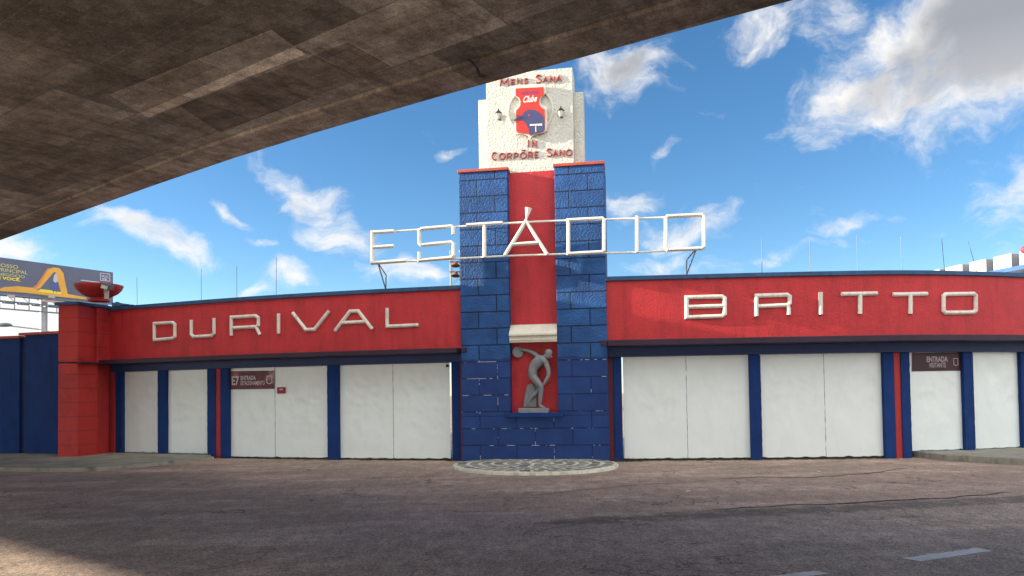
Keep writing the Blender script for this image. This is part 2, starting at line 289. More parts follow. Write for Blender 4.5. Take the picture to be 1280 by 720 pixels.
def M_concrete(name='viaduct_concrete', tint=(1, 1, 1)):
    m = bpy.data.materials.new(name); m.use_nodes = True; nt = m.node_tree; b = nt.nodes['Principled BSDF']
    b.inputs['Roughness'].default_value = .85; b.inputs['Specular IOR Level'].default_value = .3
    g = nt.nodes.new('ShaderNodeNewGeometry'); pos = g.outputs['Position']
    rot = nt.nodes.new('ShaderNodeMapping'); rot.inputs['Rotation'].default_value = (0, 0, R(35)); nt.links.new(pos, rot.inputs[0])
    def noi(s, d=6, r=.6, sc=(1, 1, 1)):
        mp = nt.nodes.new('ShaderNodeMapping'); mp.inputs['Scale'].default_value = sc; nt.links.new(rot.outputs[0], mp.inputs[0])
        n = nt.nodes.new('ShaderNodeTexNoise'); n.inputs['Scale'].default_value = s; n.inputs['Detail'].default_value = d; n.inputs['Roughness'].default_value = r
        nt.links.new(mp.outputs[0], n.inputs['Vector']); return n.outputs['Fac']
    def ramp(f, els):
        cr = nt.nodes.new('ShaderNodeValToRGB'); r_ = cr.color_ramp
        while len(r_.elements) < len(els): r_.elements.new(.5)
        for e, (p, c) in zip(r_.elements, els): e.position = p; e.color = tuple(c) + (1,)
        nt.links.new(f, cr.inputs[0]); return cr.outputs[0]
    def mix(f, a, b_, blend='MIX'):
        mx = nt.nodes.new('ShaderNodeMix'); mx.data_type = 'RGBA'; mx.blend_type = blend
        for s, v in ((mx.inputs['Factor'], f), (mx.inputs['A'], a), (mx.inputs['B'], b_)):
            if isinstance(v, (int, float)): s.default_value = v
            elif isinstance(v, tuple): s.default_value = v + (1,)
            else: nt.links.new(v, s)
        return mx.outputs['Result']
    base = ramp(noi(.7, 9, .7, (.8, 1, 1)), [(.3, (.13, .108, .092)), (.5, (.25, .215, .185)), (.7, (.40, .355, .31))])
    def bricks(w, h, lo, hi):
        br = nt.nodes.new('ShaderNodeTexBrick'); nt.links.new(rot.outputs[0], br.inputs['Vector']); br.inputs['Scale'].default_value = 1
        br.inputs['Brick Width'].default_value = w; br.inputs['Row Height'].default_value = h; br.inputs['Mortar Size'].default_value = .012; br.inputs['Mortar Smooth'].default_value = .2
        br.inputs['Color1'].default_value = (lo,) * 3 + (1,); br.inputs['Color2'].default_value = (hi,) * 3 + (1,); br.inputs['Mortar'].default_value = ((lo + hi) * .42,) * 3 + (1,)
        return br
    br = bricks(2.4, 1.15, .48, 1.55); base = mix(.9, base, br.outputs['Color'], 'MULTIPLY')
    boards = bricks(2.4, .23, .82, 1.18); base = mix(.7, base, boards.outputs['Color'], 'MULTIPLY')
    base = mix(.8, base, ramp(noi(4.5, 8, .75), [(.33, (.5, .48, .46)), (.52, (1, 1, 1)), (.70, (1.6, 1.55, 1.45))]), 'MULTIPLY')
    base = mix(.7, base, ramp(noi(38, 3, .7), [(.3, (.5, .5, .5)), (.5, (1, 1, 1)), (.72, (1.6, 1.55, 1.4))]), 'MULTIPLY')
    st = noi(1.1, 8, .75, (1.6, .4, 1)); base = mix(mth(nt, 'MULTIPLY', mth(nt, 'SUBTRACT', st, .52, clamp=True), 4.2, clamp=True), base, (.045, .036, .028))
    spk = mth(nt, 'GREATER_THAN', noi(16, 2, .5), .70); base = mix(mth(nt, 'MULTIPLY', spk, .35), base, (.36, .31, .25))
    base = mix(1, base, tuple(tint), 'MULTIPLY'); base = mix(1, base, (.96, 1.04, 1.13), 'MULTIPLY')
    nt.links.new(base, b.inputs['Base Color'])
    h = mth(nt, 'ADD', mth(nt, 'MULTIPLY', noi(30, 4), .006), mth(nt, 'ADD', mth(nt, 'MULTIPLY', noi(3, 5), .03), mth(nt, 'MULTIPLY', boards.outputs['Fac'], -.004)))
    bp = nt.nodes.new('ShaderNodeBump'); bp.inputs['Distance'].default_value = 1; nt.links.new(h, bp.inputs['Height']); nt.links.new(bp.outputs[0], b.inputs['Normal'])
    return m
M_conc = M_concrete()
M_patchL = M_concrete('pale_concrete', (2.0, 1.98, 1.95)); M_patchD = M_concrete('dark_concrete', (.58, .55, .54))

# ---------------------------------------------------------------- object helpers
def props(o, label=None, cat=None, group=None, kind=None):
    for k, v in (('label', label), ('category', cat), ('group', group), ('kind', kind)):
        if v: o[k] = v
    return o
def empty(name, loc, label, cat, group=None):
    o = bpy.data.objects.new(name, None); C.objects.link(o); o.location = loc; o.empty_display_size = .2
    bpy.context.view_layer.update()
    return props(o, label, cat, group)
def link(name, bm, m, parent=None, smooth=False, bevel=0, label=None):
    bmesh.ops.recalc_face_normals(bm, faces=bm.faces)
    me = bpy.data.meshes.new(name); bm.to_mesh(me); bm.free()
    for mm in (m if isinstance(m, (list, tuple)) else [m]): me.materials.append(mm)
    if smooth:
        for p in me.polygons: p.use_smooth = True
    o = bpy.data.objects.new(name, me); C.objects.link(o)
    org = Vector((0, 0, 0))
    if parent:
        o.parent = parent
        w = Vector(parent.location); pp = parent.parent
        while pp: w += pp.location; pp = pp.parent
        for v in me.vertices: v.co -= w
    if bevel:
        b = o.modifiers.new('bevel', 'BEVEL'); b.width = bevel; b.segments = 2; b.limit_method = 'ANGLE'
    if label: o['label'] = label
    return o
def rebase(o, p):
    """move a free object's origin to p, keeping its shape where it is"""
    p = Vector(p)
    for v in o.data.vertices: v.co -= p
    o.location = p; bpy.context.view_layer.update()
def prism(bm, front, back, z0, z1):
    n = len(front); loop = list(front) + list(reversed(back))
    lo = [bm.verts.new((p[0], p[1], z0)) for p in loop]; hi = [bm.verts.new((p[0], p[1], z1)) for p in loop]
    k = len(loop)
    for i in range(k): bm.faces.new((lo[i], lo[(i + 1) % k], hi[(i + 1) % k], hi[i]))
    for i in range(n - 1):
        j = k - 1 - i
        bm.faces.new((hi[i], hi[i + 1], hi[j - 1], hi[j])); bm.faces.new((lo[i], lo[j], lo[j - 1], lo[i + 1]))
def poly_prism(bm, pts, ext):
    """pts: 3D planar polygon, ext: extrusion vector"""
    a = [bm.verts.new(p) for p in pts]; b = [bm.verts.new(Vector(p) + ext) for p in pts]
    n = len(a)
    bm.faces.new(a); bm.faces.new(list(reversed(b)))
    for i in range(n): bm.faces.new((a[i], b[i], b[(i + 1) % n], a[(i + 1) % n]))
def box(bm, o, ax, ay, az):
    o = Vector(o); ax = Vector(ax); ay = Vector(ay); az = Vector(az)
    v = [bm.verts.new(o + ax * i + ay * j + az * k) for k in (0, 1) for j in (0, 1) for i in (0, 1)]
    for f in ((0, 1, 3, 2), (4, 6, 7, 5), (0, 4, 5, 1), (2, 3, 7, 6), (0, 2, 6, 4), (1, 5, 7, 3)): bm.faces.new([v[i] for i in f])
def tube(bm, pts, r, seg=8, r2=None):
    pts = [Vector(p) for p in pts]; rings = []
    n = len(pts)
    for i, p in enumerate(pts):
        d = (pts[min(i + 1, n - 1)] - pts[max(i - 1, 0)]).normalized()
        u = d.cross(Vector((0, 0, 1)));
        if u.length < .05: u = d.cross(Vector((0, 1, 0)))
        u.normalize(); w = d.cross(u)
        rr = r if r2 is None else r + (r2 - r) * i / (n - 1)
        rings.append([bm.verts.new(p + (u * math.cos(a) + w * math.sin(a)) * rr) for a in [2 * math.pi * k / seg for k in range(seg)]])
    for a, b in zip(rings, rings[1:]):
        for k in range(seg): bm.faces.new((a[k], a[(k + 1) % seg], b[(k + 1) % seg], b[k]))
    bm.faces.new(list(reversed(rings[0]))); bm.faces.new(rings[-1])
def sweep(bm, pts, nrm, w, d, closed=False, chamfer=.35):
    """flat-backed letter stroke: mitred path in a plane with normal nrm (towards the viewer), width w, depth d"""
    pts = [Vector(p) for p in pts]; n = len(pts); nrm = Vector(nrm).normalized(); rings = []
    for i in range(n):
        if closed: a, b = pts[i - 1], pts[(i + 1) % n]
        else: a, b = pts[max(i - 1, 0)], pts[min(i + 1, n - 1)]
        d0 = (pts[i] - a).normalized() if (pts[i] - a).length > 1e-6 else (b - pts[i]).normalized()
        d1 = (b - pts[i]).normalized() if (b - pts[i]).length > 1e-6 else d0
        t = (d0 + d1).normalized(); s = nrm.cross(t).normalized(); s0 = nrm.cross(d0).normalized()
        k = 1 / max(.35, s.dot(s0)); h = w / 2 * k; c = w * chamfer
        prof = [(-h, 0), (-h, d * .55), (-h + c * k, d), (h - c * k, d), (h, d * .55), (h, 0)]
        rings.append([bm.verts.new(pts[i] + s * x + nrm * y) for x, y in prof])
    m = len(rings[0])
    pairs = list(zip(rings, rings[1:])) + ([(rings[-1], rings[0])] if closed else [])
    for a, b in pairs:
        for k in range(m): bm.faces.new((a[k], a[(k + 1) % m], b[(k + 1) % m], b[k]))
    if not closed: bm.faces.new(list(reversed(rings[0]))); bm.faces.new(rings[-1])
def text_bm(bm, s, origin, xd, up, nrm, width, height, depth=.004, shear=0, bold=0, arrange='fit'):
    cu = bpy.data.curves.new('t', 'FONT'); cu.body = s; cu.extrude = .0; cu.shear = shear; cu.offset = bold; cu.resolution_u = 3
    o = bpy.data.objects.new('t', cu); C.objects.link(o)
    dg = bpy.context.evaluated_depsgraph_get(); me = bpy.data.meshes.new_from_object(o.evaluated_get(dg))
    bpy.data.objects.remove(o); bpy.data.curves.remove(cu)
    xs = [v.co.x for v in me.vertices]; ys = [v.co.y for v in me.vertices]
    x0, x1, y0, y1 = min(xs), max(xs), min(ys), max(ys)
    xd = Vector(xd).normalized(); up = Vector(up).normalized(); nrm = Vector(nrm).normalized(); origin = Vector(origin)
    sx = width / (x1 - x0); sy = height / (y1 - y0)
    vv = [bm.verts.new(origin + xd * ((v.co.x - x0) * sx) + up * ((v.co.y - y0) * sy) + nrm * depth) for v in me.vertices]
    for p in me.polygons:
        try: bm.faces.new([vv[i] for i in p.vertices])
        except ValueError: pass
    bpy.data.meshes.remove(me)

# photo measurements -> points on the planes where things stand
def on_z(px, py, z=0.0):
    d = ray(px, py); t = (z - EYE.z) / d.z; return EYE + d * t
def on_plane(px, py, P, n):
    d = ray(px, py); t = (Vector(P) - EYE).dot(n) / d.dot(n); return EYE + d * t
def at_depth(px, py, y):
    d = ray(px, py); return EYE + d * (y / d.y)

# ---------------------------------------------------------------- facade plan curves
class Curve:
    def __init__(self, stations):      # (px, depth) pairs: plan points of the wall face
        self.P = []
        pts = []
        for px, y in stations:
            d = ray(px, 505); pts.append(Vector((d.x / d.y * y, y)))
        n = len(pts)
        for i in range(n - 1):
            p0 = pts[i - 1] if i else pts[0] * 2 - pts[1]; p1, p2 = pts[i], pts[i + 1]; p3 = pts[i + 2] if i + 2 < n else p2 * 2 - p1
            for k in range(12):
                t = k / 12
                self.P.append(.5 * ((2 * p1) + (p2 - p0) * t + (2 * p0 - 5 * p1 + 4 * p2 - p3) * t * t + (3 * p1 - p0 - 3 * p2 + p3) * t ** 3))
        self.P.append(pts[-1])
        e = (self.P[0] - self.P[1]).normalized() * 4; self.P.insert(0, self.P[0] + e)
        e = (self.P[-1] - self.P[-2]).normalized() * 4; self.P.append(self.P[-1] + e)
        self.Nn = []
        for i in range(len(self.P)):
            t = (self.P[min(i + 1, len(self.P) - 1)] - self.P[max(i - 1, 0)]).normalized(); self.Nn.append(Vector((-t.y, t.x)))   # points away from the viewer
    def layer(self, off): return [p + n * off for p, n in zip(self.P, self.Nn)]
    def hit(self, px, off, py=505):
        d = ray(px, py); L = self.layer(off); d2 = Vector((d.x, d.y))
        for i in range(len(L) - 1):
            a, b = L[i], L[i + 1]
            ca = d2.x * a.y - d2.y * a.x; cb = d2.x * b.y - d2.y * b.x
            if ca * cb <= 0:
                t = ca / (ca - cb); return a + (b - a) * t, i + t, self.Nn[i].lerp(self.Nn[i + 1], t).normalized()
        raise ValueError(px)
    def hit3(self, px, py, off):
        p, s, n = self.hit(px, off, py); d = ray(px, py); t = p.y / d.y
        return Vector((p.x, p.y, EYE.z + d.z * t)), Vector((-n.x, -n.y, 0))
    def at(self, s, off):
        i = int(min(max(s, 0), len(self.P) - 1.001)); t = s - i; L = self.layer(off); return L[i].lerp(L[i + 1], t)
    def strip(self, bm, px0, px1, o0, o1, z0, z1, ref=None, n=None):
        ref = o0 if ref is None else ref
        s0 = self.hit(px0, ref)[1]; s1 = self.hit(px1, ref)[1]
        n = n or max(2, int(abs(s1 - s0)) + 2)
        ss = [s0 + (s1 - s0) * i / (n - 1) for i in range(n)]
        prism(bm, [self.at(s, o0) for s in ss], [self.at(s, o1) for s in ss], z0, z1)
LW = Curve([(136, 21.5), (230, 20.45), (320, 19.6), (440, 18.8), (578, 18.15)])
RW = Curve([(758, 17.50), (880, 17.33), (990, 17.2), (1130, 17.18), (1240, 17.6), (1300, 18.05)])

# ---------------------------------------------------------------- ground
def ground():
    bm = bmesh.new()
    for x0, y0, x1, y1 in ((-600, -600, 600, 900),):
        v = [bm.verts.new(p) for p in ((x0, y0, 0), (x1, y0, 0), (x1, y1, 0), (x0, y1, 0))]; bm.faces.new(v)
    o = link('ground', bm, M_plaza); props(o, 'reddish brown worn asphalt forecourt in front of the stadium wall', 'ground', kind='structure')
    # the grey roadway, its ragged edge running past the forecourt
    edge = [(-30, 13.6), (-16, 12.2), (-7.6, 10.9), (-5.2, 10.5), (-3.1, 10.0), (-1.2, 9.7), (.6, 9.6), (2.4, 9.85), (4.6, 10.4), (6.3, 10.8), (8, 11.4), (11, 12.2), (16, 13.2), (30, 15)]
    top = []
    for a, b in zip(edge, edge[1:]):
        k = max(2, int((b[0] - a[0]) / .12))
        for i in range(k):
            t = i / k; x = a[0] + (b[0] - a[0]) * t; y = a[1] + (b[1] - a[1]) * t
            top.append((x, y + .30 * noise.noise(Vector((x * 1.1, 3, 0))) + .22 * noise.noise(Vector((x * 4, 9, 0))) + .12 * noise.noise(Vector((x * 13, 5, 0))), .004))
    bm = bmesh.new()
    up = [bm.verts.new(p) for p in top]; dn = [bm.verts.new((p[0] + .3 * (p[1] + 22), -22, .004)) for p in top]
    for i in range(len(up) - 1): bm.faces.new((up[i], up[i + 1], dn[i + 1], dn[i]))
    o = link('road', bm, M_road); props(o, 'darker grey asphalt carriageway passing under the viaduct', 'road', kind='structure')
ground()

def dash(pts, label):
    P = [on_z(*p, .008) for p in pts]; bm = bmesh.new(); a, b, c, d = [Vector(p) for p in P]
    n = 26; up, dn = [], []
    for i in range(n + 1):
        t = i / n; j = .012
        u = a.lerp(d, t) + Vector((0, random.uniform(-j, j), 0)); v = b.lerp(c, t) + Vector((0, random.uniform(-j, j), 0)); up.append(bm.verts.new(u)); dn.append(bm.verts.new(v))
    for i in range(n): bm.faces.new((up[i], up[i + 1], dn[i + 1], dn[i]))
    o = link('lane_marking', bm, M_line); props(o, label, 'road marking', 'white dashes painted on the road'); rebase(o, (a + c) / 2)
dash([(1127.5, 697.5), (1150, 701.5), (1240, 688.5), (1222, 684.5)], 'complete white lane dash on the road, nearer the right pavement')
dash([(930, 724), (948, 730), (1036, 716.5), (1019, 713)], 'white lane dash cut off by the bottom edge of the photo')

def crack(pts, w, label):
    P = []
    for a, b in zip(pts, pts[1:]):
        A, B = on_z(*a, .005), on_z(*b, .005); k = 14
        for i in range(k): P.append(A.lerp(B, i / k))
    bm = bmesh.new(); up, dn = [], []
    for i, p in enumerate(P):
        j = noise.noise(p * 2.3) * .10; q = w * (.35 + .9 * abs(noise.noise(p * 5 + Vector((4, 4, 4))))) * min(1, i / 6, (len(P) - 1 - i) / 6)
        up.append(bm.verts.new((p.x, p.y + j + q, .0055))); dn.append(bm.verts.new((p.x, p.y + j - q, .0055)))
    for i in range(len(P) - 1): bm.faces.new((up[i], up[i + 1], dn[i + 1], dn[i]))
    o = link('asphalt_crack', bm, M_patch0); props(o, label, 'crack', 'long cracks in the asphalt'); rebase(o, P[len(P) // 2])
M_patch0 = mat('crack_dark', (.030, .025, .022), .95, .3, 8)
crack([(650, 621), (730, 612), (800, 606), (900, 600)], .025, 'thin crack running right from near the cobbled apron')
crack([(895, 599), (950, 596), (1010, 597), (1080, 592), (1150, 583)], .045, 'wide dark crack in front of the wide right hand gates')
crack([(1075, 599), (1110, 603), (1150, 605), (1190, 611)], .030, 'short curved crack in the asphalt before the visitors gate')
crack([(1180, 600), (1230, 604), (1279, 605)], .022, 'short crack near the right kerb')
crack([(880, 638), (980, 632), (1090, 627), (1180, 622), (1278, 614)], .055, 'long broken joint between forecourt asphalt and road')

# pavements with kerbs
def pavement(kpx, back, z, name_label):
    K = [on_z(px, py, 0) for px, py in kpx]
    Q = []
    for a, b in zip(K, K[1:]):
        for i in range(6): Q.append(a.lerp(b, i / 6))
    Q.append(K[-1])
    bm = bmesh.new(); n = len(Q)
    kin = [];
    for i, p in enumerate(Q):
        t = (Q[min(i + 1, n - 1)] - Q[max(i - 1, 0)]).normalized(); m = Vector((-t.y, t.x, 0)); kin.append(p + m * .13)
    prism(bm, [(p.x, p.y) for p in Q], [(p.x, p.y) for p in kin], -.05, z + .004)
    bm2 = bmesh.new(); prism(bm2, [(p.x, p.y) for p in kin], back(kin), -.05, z)
    o = link('pavement', bm2, M_pave); props(o, name_label, 'pavement', kind='structure')
    k = link('kerb', bm, M_kerb, bevel=.02); props(k, 'worn stone kerb of the ' + name_label, 'kerb', kind='structure')
def back_left(k):
    out = []
    for p in k:
        px = 640 + FPX * p.x / p.y
        y = 24.5 if px < 150 else LW.hit(min(px, 270), .5)[0].y
        out.append((p.x * y / p.y, y))
    return out
pavement([(-220, 584), (-100, 588), (0, 589), (60, 590), (120, 589), (180, 584), (230, 579), (268, 575)], back_left, .09, 'grey green stained pavement at the foot of the left pillar')
pavement([(1121, 566.5), (1140, 571), (1180, 576), (1280, 582), (1420, 590)], lambda k: [tuple(RW.hit(min(640 + FPX * p.x / p.y, 1360), .5)[0]) for p in k], .14, 'raised concrete pavement before the visitors gate')

# cobbled half-round apron
def apron():
    root = empty('cobbled_apron', (0, 0, 0), 'low half round apron of dark and pale cobbles at the foot of the blue tower', 'apron')
    c0, c1 = on_z(566, 584, .0), on_z(772, 582, .0); fr = on_z(669, 594.5, 0)
    cx = (c0.x * c0.y ** 0 + c1.x) / 2; cy = (c0.y + c1.y) / 2; a = (c1.x - c0.x) / 2; bb = cy - fr.y; tilt = -.06
    yb = 17.9
    def pt(ang, s=1.0, z=0.0):
        x = math.cos(ang) * a * s; y = -math.sin(ang) * (bb if math.sin(ang) > 0 else 1.5) * s
        return Vector((cx + x, cy + y + tilt * x, z))
    n = 64; angs = [2 * math.pi * i / n for i in range(n)]
    bm = bmesh.new(); poly_prism(bm, [pt(t, 1, -.05) for t in angs], Vector((0, 0, .115)))
    link('kerb_ring', bm, M_cob[2], root, bevel=.02)
    bm = bmesh.new(); poly_prism(bm, [pt(t, .955, .03) for t in angs], Vector((0, 0, .042))); link('mortar_bed', bm, M_cob[2], root)
    bms = [bmesh.new(), bmesh.new()]
    for ring in range(1, 9):
        s0 = .94 - (ring - 1) * .15; s1 = s0 - .095
        if s1 < .02: break
        per = 2 * math.pi * (s0 + s1) / 2 * 2.2; k = max(5, int(per / .34))
        o_ = random.random()
        for i in range(k):
            t0 = 2 * math.pi * (i + o_ + .14) / k; t1 = 2 * math.pi * (i + o_ + .86) / k
            j = lambda: random.uniform(-.012, .012)
            pts = [pt(t0 + j(), s0 + j(), .0715), pt((t0 + t1) / 2, s0 + .006 + j(), .0715), pt(t1 + j(), s0 + j(), .0715), pt(t1 + j(), s1 + j(), .0715), pt((t0 + t1) / 2, s1 + j(), .0715), pt(t0 + j(), s1 + j(), .0715)]
            poly_prism(bms[0 if random.random() < .42 else 1], pts, Vector((0, 0, .003 + random.random() * .006)))
    o = link('cobbles', bms[0], M_cob[0], root, label='darker cobbles of the apron'); o['kind'] = 'stuff'
    o = link('cobbles', bms[1], M_cob[1], root, label='paler brown cobbles of the apron'); o['kind'] = 'stuff'
M_cob = [mat('dark_cobble', (.13, .13, .125), .8, .3, 6, .004, 30), mat('pale_cobble', (.27, .25, .21), .85, .25, 6, .004, 30, dirt=(.09, .1, .06), dirt_amt=.6, dscale=5),
         mat('pale_mortar', (.66, .64, .54), .9, .15, 5, .006, 30, dirt=(.12, .13, .08), dirt_amt=.7, dscale=5)]
apron()

# ---------------------------------------------------------------- viaduct overhead
def viaduct():
    h = 5.85
    px = [(-60, 322), (0, 302), (100, 265), (200, 229), (300, 194), (400, 164), (500, 136), (560, 117.5), (640, 96), (729, 73), (841, 40.5), (954, 12), (996, -1)]
    E = [on_z(x, y, h) for x, y in px]
    E = [E[0] + (E[0] - E[1]).normalized() * 30] + E + [E[-1] + (E[-1] - E[-3]).normalized() * t for t in (6, 30)]
    # smooth
    for _ in range(2): E = [E[0]] + [E[i] * .6 + (E[i - 1] + E[i + 1]) * .2 for i in range(1, len(E) - 1)] + [E[-1]]
    nrm = Vector((-.57, -.82, 0)).normalized()
    root = empty('concrete_viaduct', tuple(E[7] + nrm * 10 - Vector((0, 0, h))), 'stained grey brown concrete viaduct crossing overhead at top left', 'viaduct')
    def off(d): return [(p.x + nrm.x * d, p.y + nrm.y * d) for p in E]
    bm = bmesh.new(); prism(bm, off(.62), off(17.5), h + .05, 6.6); link('deck_slab', bm, M_conc, root)
    bm = bmesh.new(); prism(bm, off(0), off(.62), h, 6.6); link('edge_beam', bm, M_conc2, root, bevel=.02)
    bm = bmesh.new(); prism(bm, off(17.5), off(18.1), h, 6.6); link('edge_beam', bm, M_conc2, root)
    bm = bmesh.new(); prism(bm, off(.02), off(.2), 6.6, BR_TOP); link('parapet', bm, M_conc2, root)
    bm = bmesh.new(); prism(bm, off(17.9), off(18.08), 6.6, 6.8); link('parapet', bm, M_conc2, root)
    def patch(q, m, z, lab):
        P = [on_z(x, y, z) for x, y in q]; bm = bmesh.new(); poly_prism(bm, P, Vector((0, 0, h + .051 - z))); link('formwork_panel', bm, m, root, label=lab)
    patch([(137, 119), (340, 38), (382, 68), (185, 147)], M_patchL, h + .040, 'pale concrete panel in the soffit')
    patch([(225, 133), (434, 54), (487, 83), (276, 166)], M_patchD, h + .042, 'dark stained concrete panel in the soffit')
    patch([(102, 131), (137, 119), (226, 161), (196, 178)], M_patchM, h + .044, 'greyish concrete panel beside the pale one')
    # honeycomb crack in the edge
    bm = bmesh.new(); A = [on_z(586, 75, h - .002), on_z(596, 84, h - .002), on_z(599, 94, h - .002), on_z(607, 96, h - .002)]
    for a, b, w in zip(A, A[1:], (.012, .02, .05)):
        t = (b - a).normalized(); s = Vector((-t.y, t.x, 0)) * w; poly_prism(bm, [a - s, b - s, b + s, a + s], Vector((0, 0, .012)))
    link('spalled_joint', bm, M_black, root)
BR_TOP = 6.95
M_conc2 = M_concrete('edge_concrete', (1.0, .93, .90)); M_patchM = M_concrete('mid_concrete', (1.15, 1.2, 1.25))
viaduct()

# ---------------------------------------------------------------- the curved wings
def sheet_bm(cv, px0, px1, off, z0, z1, ragged=.035, seed=0, jx=.008):
    """one thin painted metal sheet, slightly buckled"""
    bm = bmesh.new(); s0 = cv.hit(px0, off)[1]; s1 = cv.hit(px1, off)[1]; nx, nz = 40, 60; G = []
    for j in range(nz + 1):
        row = []
        for i in range(nx + 1):
            u, v = i / nx, j / nz; s = s0 + (s1 - s0) * u
            p = cv.at(s, off); n = (cv.at(s, off + .1) - p) * 10; z = z0 + (z1 - z0) * v
            q = Vector((p.x * 2, z * 2, seed)); e = min(1, 4 * u, 4 * (1 - u) + .3, 5 * v, 5 * (1 - v))
            k_ = (1.7 if cv is LW else .9) * (.25 + .75 * min(1, max(0, (z - .7) / .9))); d = .012 * e * noise.noise(q * .8) + .020 * e * k_ * (abs(noise.noise(q * 1.3 + Vector((5, 1, 2)))) - .2) + .008 * e * k_ * abs(noise.noise(q * 3.1))
            t = Vector((n.y, -n.x))
            xx = p + n * d
            if i in (0, nx): xx = xx + t * jx * noise.noise(Vector((z * 7, seed * 3 + i, 1)))
            if j == 0: z += ragged * max(0, noise.noise(Vector((p.x * 5, seed, 2))) + .1 + (.25 if noise.noise(Vector((p.x * 17, seed, 5))) > .35 else 0))
            row.append(bm.verts.new((xx.x, xx.y, z)))
        G.append(row)
    for j in range(nz):
        for i in range(nx): bm.faces.new((G[j][i], G[j][i + 1], G[j + 1][i + 1], G[j + 1][i]))
    return bm
def gate(root, cv, px0, px1, seams, z1, label=None, seed=0, zb=.045):
    z1 += .012
    xs = [px0] + seams + [px1]
    g = None
    bm = bmesh.new()
    # welded frame behind the sheets
    for a in (px0 + (1.5 if px0 == 779.5 else -1.5), px1 - (5 if px1 == 562.6 else 2)): cv.strip(bm, a, a + 3.5, DO + .030, DO + .07, zb + .02, z1 - .02, ref=DO)
    for a in seams: cv.strip(bm, a - 2, a + 2, DO + .030, DO + .07, zb + .02, z1 - .02, ref=DO)
    for z in (zb + .03, (zb + z1) / 2, z1 - .07): cv.strip(bm, px0 + 5, px1 - 5, DO + .032, DO + .068, z, z + .05, ref=DO)
    g = link('gate', bm, M_darkblue, root, label=label)
    for i, (a, b) in enumerate(zip(xs, xs[1:])):
        bm = sheet_bm(cv, a + (.25 if i else 0), b - (.25 if b != px1 else 0), DO + (.006 if i % 2 else 0), zb, z1 - (.0 if i % 2 == 0 else -.012), seed=seed + i)
        link('metal_sheet', bm, M_sheet, g, smooth=True)
    return g
DO = .30
def banner(parent, cv, px0, px1, py0, py1, m, parts, name='banner'):
    """a printed banner fixed on a gate; parts = list of (text, px0, px1, ytop, ybot, material, bold)"""
    o = DO - .022
    def q(px, py): return cv.hit3(px, py, o)[0]
    a, b, c, d = q(px0, py1), q(px1, py1 - .0145 * (px1 - px0)), q(px1, py0 - .0145 * (px1 - px0)), q(px0, py0)
    n = (b - a).cross(d - a).normalized();
    if n.y > 0: n = -n
    bm = bmesh.new(); poly_prism(bm, [a, b, c, d], -n * .006)
    ob = link(name, bm, m, parent)
    xd = (b - a).normalized(); up = Vector((0, 0, 1)); W = (b - a).length; H = (d - a).length
    return ob, a, xd, up, n, W, H

def camo(name):
    m = bpy.data.materials.new(name); m.use_nodes = True; nt = m.node_tree; b = nt.nodes['Principled BSDF']; b.inputs['Roughness'].default_value = .5
    g = nt.nodes.new('ShaderNodeNewGeometry'); n = nt.nodes.new('ShaderNodeTexNoise'); n.inputs['Scale'].default_value = 2.6; n.inputs['Detail'].default_value = 3
    nt.links.new(g.outputs['Position'], n.inputs['Vector']); cr = nt.nodes.new('ShaderNodeValToRGB'); r_ = cr.color_ramp
    r_.elements.new(.47); r_.elements.new(.58)
    for e, (p, c) in zip(r_.elements, [(.0, (.04, .008, .022)), (.45, (.085, .008, .026)), (.56, (.15, .014, .022)), (.70, (.36, .22, .22))]): e.position = p; e.color = c + (1,)
    nt.links.new(n.outputs['Fac'], cr.inputs[0]); nt.links.new(cr.outputs[0], b.inputs['Base Color']); return m
M_ban1 = camo('printed_banner'); M_ban2 = mat('dark_wine_banner', (.035, .003, .014), .5, .35, 1.5, dirt=(.07, .008, .014), dirt_amt=.9, dscale=1.5)
M_bwhite = flat('banner_white', (.55, .50, .50)); M_bpurple = flat('banner_lilac', (.42, .34, .38))

def stroke_letters(root, cv, letters, w=.086, d=.065):
    for name, paths in letters:
        bm = bmesh.new()
        for path in paths:
            closed = path[0] == path[-1] and len(path) > 2
            pp = path[:-1] if closed else path
            P = [cv.hit3(x, y, -.004)[0] for x, y in pp]; n = cv.hit3(*pp[0], 0)[1]
            sweep(bm, P, n, w, d, closed)
        link('letter', bm, M_letter, root)

